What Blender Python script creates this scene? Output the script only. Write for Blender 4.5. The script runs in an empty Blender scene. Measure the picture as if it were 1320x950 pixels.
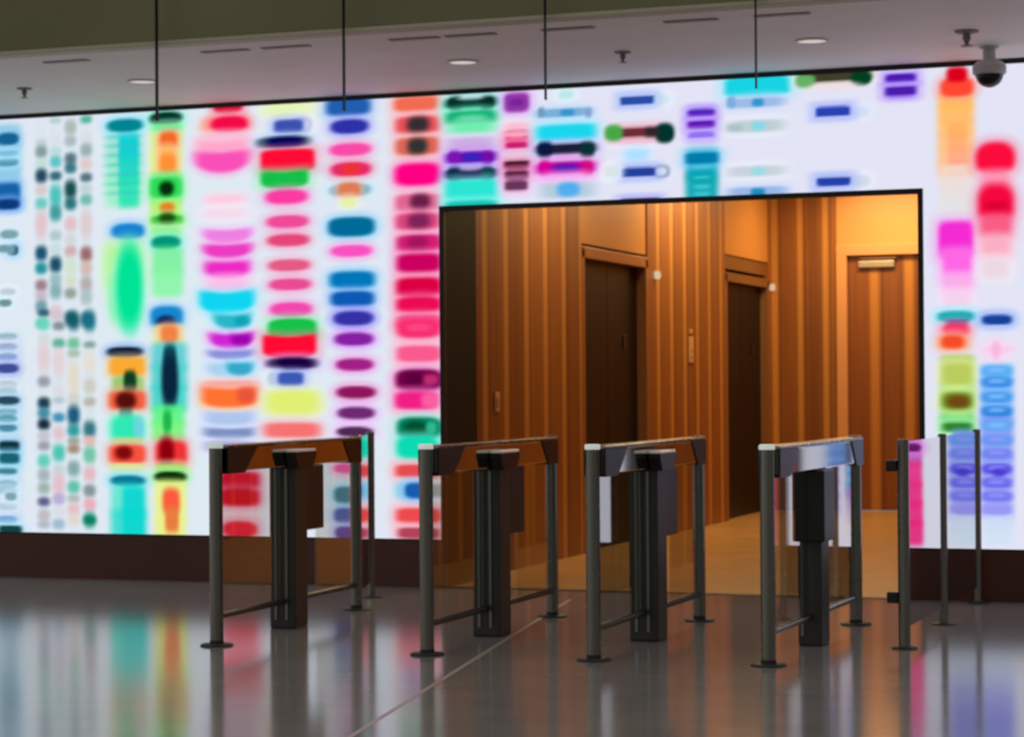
import bpy, bmesh, math
import numpy as np
from mathutils import Vector, Matrix

scene = bpy.context.scene
COL = scene.collection
rad = math.radians

# ------------------------------------------------------------------ helpers
def lin(v):
    v = v / 255.0
    return v / 12.92 if v <= 0.04045 else ((v + 0.055) / 1.055) ** 2.4

def rgb(r, g, b):
    return (lin(r), lin(g), lin(b), 1.0)

def new_mat(name):
    m = bpy.data.materials.new(name)
    m.use_nodes = True
    nt = m.node_tree
    for n in list(nt.nodes):
        nt.nodes.remove(n)
    out = nt.nodes.new('ShaderNodeOutputMaterial')
    return m, nt, out

def pbr(name, color, rough=0.5, metal=0.0, spec=0.5, noise=0.0, scale=8.0, rough_noise=0.0):
    m, nt, out = new_mat(name)
    p = nt.nodes.new('ShaderNodeBsdfPrincipled')
    p.inputs['Base Color'].default_value = color
    p.inputs['Roughness'].default_value = rough
    p.inputs['Metallic'].default_value = metal
    p.inputs['Specular IOR Level'].default_value = spec
    nt.links.new(p.outputs[0], out.inputs[0])
    if noise or rough_noise:
        tc = nt.nodes.new('ShaderNodeTexCoord')
        nz = nt.nodes.new('ShaderNodeTexNoise')
        nz.inputs['Scale'].default_value = scale
        nz.inputs['Detail'].default_value = 4
        nt.links.new(tc.outputs['Object'], nz.inputs['Vector'])
        if noise:
            r = nt.nodes.new('ShaderNodeValToRGB')
            r.color_ramp.elements[0].position = 0.3
            r.color_ramp.elements[1].position = 0.7
            r.color_ramp.elements[0].color = tuple(c * (1 - noise) for c in color[:3]) + (1,)
            r.color_ramp.elements[1].color = tuple(min(1, c * (1 + noise)) for c in color[:3]) + (1,)
            nt.links.new(nz.outputs['Fac'], r.inputs[0])
            nt.links.new(r.outputs[0], p.inputs['Base Color'])
        if rough_noise:
            mr = nt.nodes.new('ShaderNodeMapRange')
            mr.inputs['To Min'].default_value = rough - rough_noise
            mr.inputs['To Max'].default_value = rough + rough_noise
            nt.links.new(nz.outputs['Fac'], mr.inputs['Value'])
            nt.links.new(mr.outputs[0], p.inputs['Roughness'])
    return m

def emit(name, color, strength):
    m, nt, out = new_mat(name)
    e = nt.nodes.new('ShaderNodeEmission')
    e.inputs[0].default_value = color
    e.inputs[1].default_value = strength
    nt.links.new(e.outputs[0], out.inputs[0])
    return m

def glass(name, tint=(0.93, 0.97, 0.95, 1), ior=1.55, gain=2.5):
    # thin architectural pane: clear straight through, mirror towards grazing
    m, nt, out = new_mat(name)
    tr = nt.nodes.new('ShaderNodeBsdfTransparent'); tr.inputs[0].default_value = tint
    gl = nt.nodes.new('ShaderNodeBsdfGlossy'); gl.inputs['Roughness'].default_value = 0.02
    fr = nt.nodes.new('ShaderNodeFresnel'); fr.inputs[0].default_value = ior
    ge = nt.nodes.new('ShaderNodeNewGeometry')
    inv = nt.nodes.new('ShaderNodeMath'); inv.operation = 'SUBTRACT'; inv.inputs[0].default_value = 1
    nt.links.new(ge.outputs['Backfacing'], inv.inputs[1])
    mul = nt.nodes.new('ShaderNodeMath'); mul.operation = 'MULTIPLY'; mul.inputs[1].default_value = gain
    nt.links.new(fr.outputs[0], mul.inputs[0])
    mu2 = nt.nodes.new('ShaderNodeMath'); mu2.operation = 'MULTIPLY'; mu2.use_clamp = True
    nt.links.new(mul.outputs[0], mu2.inputs[0]); nt.links.new(inv.outputs[0], mu2.inputs[1])
    mx = nt.nodes.new('ShaderNodeMixShader')
    nt.links.new(mu2.outputs[0], mx.inputs[0]); nt.links.new(tr.outputs[0], mx.inputs[1]); nt.links.new(gl.outputs[0], mx.inputs[2])
    nt.links.new(mx.outputs[0], out.inputs[0])
    return m

def wood(name, axis, period, offset, dark, light, stripe, stripe_w=0.16, rough=0.38):
    # vertical boards along one axis, with paler narrow strips between them
    m, nt, out = new_mat(name)
    L = nt.links.new
    def math_(op, a=None, b=None, va=None, vb=None, clamp=False):
        n = nt.nodes.new('ShaderNodeMath'); n.operation = op; n.use_clamp = clamp
        if a is not None: L(a, n.inputs[0])
        elif va is not None: n.inputs[0].default_value = va
        if b is not None: L(b, n.inputs[1])
        elif vb is not None: n.inputs[1].default_value = vb
        return n.outputs[0]
    tc = nt.nodes.new('ShaderNodeTexCoord')
    sp = nt.nodes.new('ShaderNodeSeparateXYZ'); L(tc.outputs['Object'], sp.inputs[0])
    u = sp.outputs[axis]
    t = math_('DIVIDE', math_('SUBTRACT', u, vb=offset), vb=period)
    fr = math_('FRACT', t)
    fl = math_('FLOOR', t)
    wn = nt.nodes.new('ShaderNodeTexWhiteNoise'); wn.noise_dimensions = '1D'; L(fl, wn.inputs['W'])
    # half-board tone
    fl2 = math_('FLOOR', math_('MULTIPLY', t, vb=3.0))
    wn2 = nt.nodes.new('ShaderNodeTexWhiteNoise'); wn2.noise_dimensions = '1D'; L(fl2, wn2.inputs['W'])
    mp = nt.nodes.new('ShaderNodeMapping')
    sc = [26.0, 26.0, 26.0]; sc[2] = 0.9
    mp.inputs['Scale'].default_value = sc
    L(tc.outputs['Object'], mp.inputs[0])
    nz = nt.nodes.new('ShaderNodeTexNoise'); nz.inputs['Scale'].default_value = 1.0; nz.inputs['Detail'].default_value = 5
    L(mp.outputs[0], nz.inputs['Vector'])
    f = math_('ADD', math_('MULTIPLY', wn.outputs[0], vb=0.25), math_('ADD', math_('MULTIPLY', wn2.outputs[0], vb=0.18), math_('MULTIPLY', nz.outputs[0], vb=0.5)))
    r = nt.nodes.new('ShaderNodeValToRGB')
    r.color_ramp.elements[0].position = 0.15; r.color_ramp.elements[0].color = dark
    r.color_ramp.elements[1].position = 0.85; r.color_ramp.elements[1].color = light
    L(f, r.inputs[0])
    d = math_('ABSOLUTE', math_('SUBTRACT', fr, vb=0.5))        # 0.5 at a strip's centre line
    ms = nt.nodes.new('ShaderNodeMapRange'); ms.interpolation_type = 'SMOOTHSTEP'
    ms.inputs['From Min'].default_value = 0.5 - stripe_w; ms.inputs['From Max'].default_value = 0.5 - stripe_w * 0.3
    L(d, ms.inputs['Value'])
    mx = nt.nodes.new('ShaderNodeMixRGB'); L(math_('MULTIPLY', ms.outputs[0], vb=0.8), mx.inputs[0]); L(r.outputs[0], mx.inputs[1]); mx.inputs[2].default_value = stripe
    # narrow dark joint beside each strip
    mj = nt.nodes.new('ShaderNodeMapRange'); mj.interpolation_type = 'SMOOTHSTEP'
    L(math_('ABSOLUTE', math_('SUBTRACT', fr, vb=stripe_w + 0.04)), mj.inputs['Value'])
    mj.inputs['From Min'].default_value = 0.0; mj.inputs['From Max'].default_value = 0.045
    mj.inputs['To Min'].default_value = 0.55; mj.inputs['To Max'].default_value = 1.0
    mm = nt.nodes.new('ShaderNodeMixRGB'); mm.blend_type = 'MULTIPLY'; mm.inputs[0].default_value = 1
    L(mx.outputs[0], mm.inputs[1]); L(mj.outputs[0], mm.inputs[2])
    p = nt.nodes.new('ShaderNodeBsdfPrincipled'); p.inputs['Roughness'].default_value = rough
    L(mm.outputs[0], p.inputs['Base Color'])
    bp = nt.nodes.new('ShaderNodeBump'); bp.inputs['Strength'].default_value = 0.15; bp.inputs['Distance'].default_value = 0.01
    L(mj.outputs[0], bp.inputs['Height']); L(bp.outputs[0], p.inputs['Normal'])
    L(p.outputs[0], out.inputs[0])
    return m

def box(bm, x0, x1, y0, y1, z0, z1, bevel=0.0, seg=2):
    vs = [bm.verts.new((x, y, z)) for x in (x0, x1) for y in (y0, y1) for z in (z0, z1)]
    F = [(0, 1, 3, 2), (4, 6, 7, 5), (0, 4, 5, 1), (2, 3, 7, 6), (0, 2, 6, 4), (1, 5, 7, 3)]
    fs = [bm.faces.new([vs[i] for i in f]) for f in F]
    if bevel:
        es = list({e for f in fs for e in f.edges})
        bmesh.ops.bevel(bm, geom=es, offset=bevel, segments=seg, affect='EDGES', profile=0.5)
    return bm

def lathe(bm, prof, cx=0, cy=0, n=28):
    rings = []
    for r, z in prof:
        if r <= 1e-6:
            rings.append([bm.verts.new((cx, cy, z))])
        else:
            rings.append([bm.verts.new((cx + r * math.cos(2 * math.pi * i / n), cy + r * math.sin(2 * math.pi * i / n), z)) for i in range(n)])
    for a, b in zip(rings, rings[1:]):
        for i in range(n):
            j = (i + 1) % n
            if len(a) == 1 and len(b) == 1: continue
            if len(a) == 1: bm.faces.new([a[0], b[j], b[i]])
            elif len(b) == 1: bm.faces.new([a[i], a[j], b[0]])
            else: bm.faces.new([a[i], a[j], b[j], b[i]])
    return bm

def rod(bm, p, q, r, n=16):
    p, q = Vector(p), Vector(q)
    d = (q - p); L = d.length
    rot = d.to_track_quat('Z', 'Y').to_matrix().to_4x4()
    bmesh.ops.create_cone(bm, cap_ends=True, segments=n, radius1=r, radius2=r, depth=L,
                          matrix=Matrix.Translation((p + q) / 2) @ rot)
    return bm

def prism(bm, yz, x0, x1):
    # polygon in the y-z plane extruded along x
    a = [bm.verts.new((x0, y, z)) for y, z in yz]
    b = [bm.verts.new((x1, y, z)) for y, z in yz]
    bm.faces.new(a); bm.faces.new(list(reversed(b)))
    n = len(yz)
    for i in range(n):
        j = (i + 1) % n
        bm.faces.new([a[j], a[i], b[i], b[j]])
    return bm

def obj(name, bm, m, parent=None, smooth=False, label=None):
    bmesh.ops.recalc_face_normals(bm, faces=bm.faces)
    me = bpy.data.meshes.new(name)
    bm.to_mesh(me); bm.free()
    me.materials.append(m)
    if smooth:
        me.polygons.foreach_set('use_smooth', [True] * len(me.polygons))
        try: me.set_sharp_from_angle(angle=rad(35))
        except Exception: pass
    o = bpy.data.objects.new(name, me)
    COL.objects.link(o)
    if parent: o.parent = parent
    if label: o['label'] = label
    return o

def tag(o, label, cat, group=None):
    o['label'] = label; o['category'] = cat
    if group: o['group'] = group
    return o

def thing(name, label, cat, loc=(0, 0, 0), rotz=0, group=None):
    o = bpy.data.objects.new(name, None); COL.objects.link(o)
    o.empty_display_size = 0.1
    o.location = loc; o.rotation_euler = (0, 0, rotz)
    return tag(o, label, cat, group)

def struct(name, bm, m, parent=None, smooth=False):
    o = obj(name, bm, m, parent, smooth)
    if parent is None: o['kind'] = 'structure'
    return o

def kids(o):
    return [c for c in COL.objects if c.parent == o]

def dup(o, parent=None, skip=()):
    c = o.copy(); COL.objects.link(c)
    if parent: c.parent = parent
    for ch in kids(o):
        if ch.name.split('.')[0] not in skip:
            dup(ch, c, skip)
    return c

NB = bmesh.new

# ------------------------------------------------------------------ materials
M_floor, nt, out = new_mat('polished stone floor')
tc = nt.nodes.new('ShaderNodeTexCoord')
nz = nt.nodes.new('ShaderNodeTexNoise'); nz.inputs['Scale'].default_value = 3.0; nz.inputs['Detail'].default_value = 6
nt.links.new(tc.outputs['Object'], nz.inputs['Vector'])
cr = nt.nodes.new('ShaderNodeValToRGB')
cr.color_ramp.elements[0].position = 0.3; cr.color_ramp.elements[0].color = rgb(146, 141, 138)
cr.color_ramp.elements[1].position = 0.7; cr.color_ramp.elements[1].color = rgb(158, 152, 149)
nt.links.new(nz.outputs['Fac'], cr.inputs[0])
p = nt.nodes.new('ShaderNodeBsdfPrincipled')
p.inputs['Roughness'].default_value = 0.13
p.inputs['IOR'].default_value = 1.5
nt.links.new(cr.outputs[0], p.inputs['Base Color'])
nt.links.new(p.outputs[0], out.inputs[0])

M_lobby_floor = pbr('warm stone floor', rgb(185, 140, 85), 0.3, noise=0.12, scale=2.5)
M_thresh = pbr('dark threshold', rgb(30, 22, 18), 0.4)
M_inlay = pbr('pale inlay', rgb(190, 175, 160), 0.35)
M_base = pbr('dark brown plinth', rgb(88, 42, 29), 0.35, noise=0.25, scale=1.2)
M_dark = pbr('near black', rgb(14, 11, 11), 0.5)
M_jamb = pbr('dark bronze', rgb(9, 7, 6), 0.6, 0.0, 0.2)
M_black = pbr('black plastic', rgb(16, 15, 16), 0.35)
M_soffit = pbr('painted soffit', rgb(242, 236, 232), 0.7, noise=0.04, scale=1.5)
M_fascia = pbr('olive fascia', rgb(124, 122, 90), 0.7, noise=0.12, scale=0.9)
M_lip = pbr('pale edge lip', rgb(190, 182, 160), 0.6)
M_slot = pbr('air slot grey', rgb(140, 128, 128), 0.6)
M_steel = pbr('dark stainless steel', (0.24, 0.23, 0.205, 1), 0.26, 1.0, rough_noise=0.05, scale=30)
M_polish = pbr('polished steel', (0.62, 0.60, 0.58, 1), 0.07, 1.0)
M_cap = pbr('bright steel', (0.85, 0.85, 0.85, 1), 0.22, 1.0)
M_column = pbr('graphite steel', (0.05, 0.05, 0.046, 1), 0.42, 0.35)
M_flange = pbr('dark flange', (0.03, 0.03, 0.03, 1), 0.6)
M_tray = pbr('glowing brushed tray', (0.75, 0.73, 0.7, 1), 0.3, 0.6)
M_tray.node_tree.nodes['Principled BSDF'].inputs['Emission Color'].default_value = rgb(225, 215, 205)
M_tray.node_tree.nodes['Principled BSDF'].inputs['Emission Strength'].default_value = 0.14  # faint glow stands in for the screen's reflection on the reader top
M_cap_glow = pbr('pale glowing cap', rgb(225, 232, 226), 0.3)
M_cap_glow.node_tree.nodes['Principled BSDF'].inputs['Emission Color'].default_value = rgb(215, 232, 222)
M_cap_glow.node_tree.nodes['Principled BSDF'].inputs['Emission Strength'].default_value = 0.45  # glow added to the cap, whose front catches little light; not a lamp
M_box = pbr('dark casing', rgb(26, 25, 28), 0.4)
M_glass = glass('clear glass')
M_screen_frame = pbr('black screen frame', rgb(16, 14, 16), 0.45)
WD, WL, WS = rgb(112, 62, 25), rgb(160, 97, 40), rgb(200, 138, 68)
M_wood_y = wood('wood boards along side wall', 1, 0.43, 14.78, WD, WL, WS)
M_wood_x = wood('wood boards along end wall', 0, 0.27, -5.6, WD, WL, WS)
M_panel = pbr('smooth veneer', rgb(196, 132, 64), 0.4, noise=0.06, scale=1.0)
M_panel_pale = pbr('pale veneer', rgb(214, 150, 84), 0.4, noise=0.05, scale=1.0)
M_frame_wood = pbr('pale wood frame', rgb(214, 150, 98), 0.4)
M_door_wood = wood('door veneer', 0, 0.36, -4.54, rgb(114, 60, 22), rgb(156, 90, 36), rgb(196, 128, 56), 0.2)
M_lift = pbr('dark bronze lift door', rgb(11, 11, 11), 0.4, 0.0, 0.2)
M_lift_frame = pbr('bronze lift frame', rgb(160, 110, 70), 0.35, 0.4)
M_brown = pbr('brown header', rgb(120, 78, 36), 0.4)
M_grey_metal = pbr('grey metal', rgb(175, 160, 145), 0.4, 0.5)
M_plate = pbr('pale plate', rgb(200, 150, 100), 0.4)
M_lamp = emit('downlight lens', (1.0, 0.93, 0.85, 1), 0.62)
M_lantern = emit('lantern lens', (1.0, 0.75, 0.45, 1), 0.7)
M_cam_body = pbr('grey camera housing', rgb(190, 190, 192), 0.45)
M_cam_dome = pbr('smoked dome', rgb(18, 18, 22), 0.08)

# ------------------------------------------------------------------ measures
D = 13.84                       # the plane of the video wall
OX0, OX1, OZ = -5.557, -2.40, 2.505   # lobby opening
SZ0, SZ1 = 0.32, 3.26           # lit screen, bottom and top
SOF = 3.29                      # soffit height
XL, XR = -11.0, 0.2             # how far the wall runs
LW = -5.62                      # lobby side wall
BACK = 23.4
LTOP = 3.5                      # lobby ceiling

# ------------------------------------------------------------------ setting
struct('floor', box(NB(), -13, 4, -2.5, D + 0.02, -0.1, 0.0), M_floor)
struct('floor.001', box(NB(), LW - 0.3, -2.2, D + 0.09, BACK + 0.1, -0.1, 0.0), M_lobby_floor)
struct('trim_1', box(NB(), OX0 - 0.05, OX1 + 0.05, D + 0.02, D + 0.09, -0.1, 0.004), M_thresh)

# slim pale line set into the polished floor, running slantwise to the lobby corner
bm = NB()
a, b2 = Vector((-3.30, 6.50, 0)), Vector((-4.50, 13.30, 0))
n = Vector((-(b2 - a).y, (b2 - a).x, 0)).normalized() * 0.012
for z in (0.0006,):
    vs = [bm.verts.new(v + Vector((0, 0, z))) for v in (a - n, a + n, b2 + n, b2 - n)]
    bm.faces.new(vs)
struct('trim_2', bm, M_inlay)

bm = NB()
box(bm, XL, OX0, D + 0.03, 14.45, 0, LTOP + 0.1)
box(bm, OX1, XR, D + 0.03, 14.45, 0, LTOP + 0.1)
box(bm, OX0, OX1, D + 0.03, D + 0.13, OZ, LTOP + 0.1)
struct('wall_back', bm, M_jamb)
bm = NB(); box(bm, XL, OX0, D - 0.005, D + 0.03, 0, SZ0 - 0.01)
struct('baseboard_left', bm, M_base)
bm = NB(); box(bm, OX1, XR, D - 0.005, D + 0.03, 0, SZ0 - 0.01)
struct('baseboard_right', bm, M_base)

struct('ceiling', box(NB(), XL, XR, 11.46, D + 0.03, SOF, SOF + 0.06), M_soffit)
struct('trim_3', box(NB(), XL, XR, 11.345, 11.46, SOF - 0.004, SOF + 0.02, 0.004), M_lip)
struct('wall_front', box(NB(), XL, XR, 11.385, 11.46, SOF + 0.02, 4.7), M_fascia)

# lobby shell
E1, E2, ETOP = (16.95, 18.76), (21.40, 23.20), 2.42
bm = NB()
box(bm, LW - 0.2, LW, 14.45, E1[0], 0, LTOP)
box(bm, LW - 0.2, LW, E1[1], E2[0], 0, LTOP)
box(bm, LW - 0.2, LW, E2[1], BACK, 0, LTOP)
struct('wall_left', bm, M_wood_y)
bm = NB()
box(bm, LW - 0.2, LW - 0.012, E1[0], E1[1], ETOP + 0.045, LTOP)
struct('trim_4', bm, M_panel)
bm = NB()
box(bm, LW - 0.2, LW - 0.012, E2[0], E2[1], 2.62, LTOP)
struct('trim_5', bm, M_panel)
bm = NB()
box(bm, LW - 0.2, LW - 0.03, E2[0], E2[1], ETOP + 0.06, 2.62)
struct('trim_6', bm, M_brown)
DX0, DX1 = -4.94, -3.72
bm = NB()
box(bm, LW - 0.2, DX0, BACK, BACK + 0.2, 0, LTOP)
box(bm, DX1, -2.2, BACK, BACK + 0.2, 0, LTOP)
struct('wall_rear', bm, M_wood_x)
struct('trim_7', box(NB(), DX0, DX1, BACK + 0.02, BACK + 0.2, 2.79, LTOP), M_panel_pale)
struct('wall_right', box(NB(), -2.25, -2.05, 14.45, BACK + 0.2, 0, LTOP), M_wood_y)
struct('ceiling.001', box(NB(), LW - 0.2, -2.05, D + 0.13, BACK + 0.2, LTOP, LTOP + 0.1), M_soffit)

# lift doors: two leaves in a metal surround, set back in the side wall
def lift(name, y0, y1, header_mat, ztop):
    root = bpy.data.objects.new(name, None); COL.objects.link(root)
    root.location = (LW, (y0 + y1) / 2, 0); root['kind'] = 'structure'
    h = (y1 - y0) / 2
    bm = NB()
    box(bm, -0.20, 0.006, -h, -h + 0.06, 0, ztop)
    box(bm, -0.20, 0.006, h - 0.06, h, 0, ztop)
    obj('door_frame', bm, M_lift_frame, root)
    bm = NB(); box(bm, -0.20, 0.006, -h, h, ztop - 0.07, ztop + 0.02, 0.004)
    obj('header', bm, header_mat, root)
    for s in (-1, 1):
        bm = NB()
        box(bm, -0.12, -0.08, min(0.004 * s, s * (h - 0.06)), max(0.004 * s, s * (h - 0.06)), 0.01, ztop - 0.07, 0.003)
        obj('door_panel', bm, M_lift, root)
    bm = NB(); box(bm, -0.08, -0.07, h - 0.48, h - 0.40, 1.64, 1.76, 0.004)
    obj('indicator', bm, M_black, root)
    return root
lift('door_1', E1[0], E1[1], M_lift_frame, ETOP)
lift('door_2', E2[0], E2[1], M_brown, ETOP)
struct('wall_left.001', box(NB(), LW - 0.4, LW - 0.2, 14.45, BACK, 0, LTOP), M_dark)

# veneered door in the end wall, with a closer
d3 = bpy.data.objects.new('door_3', None); COL.objects.link(d3); d3['kind'] = 'structure'
d3.location = ((DX0 + DX1) / 2, BACK, 0)
hw = (DX1 - DX0) / 2
bm = NB()
box(bm, -hw, -hw + 0.11, -0.02, 0.14, 0, 2.679, 0.004)
box(bm, hw - 0.11, hw, -0.02, 0.14, 0, 2.679, 0.004)
box(bm, -hw, hw, -0.02, 0.14, 2.68, 2.79, 0.004)
obj('door_frame', bm, M_frame_wood, d3)
obj('door_panel', box(NB(), -hw + 0.11, hw - 0.11, 0.05, 0.1, 0.01, 2.68), M_door_wood, d3)
bm = NB(); box(bm, -0.38, 0.0, 0.0, 0.05, 2.55, 2.62, 0.008)
cl = obj('door_closer', bm, M_grey_metal, d3)
obj('closer_arm', box(NB(), -0.36, 0.02, -0.005, 0.012, 2.635, 2.655, 0.003), M_brown, cl)

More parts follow.
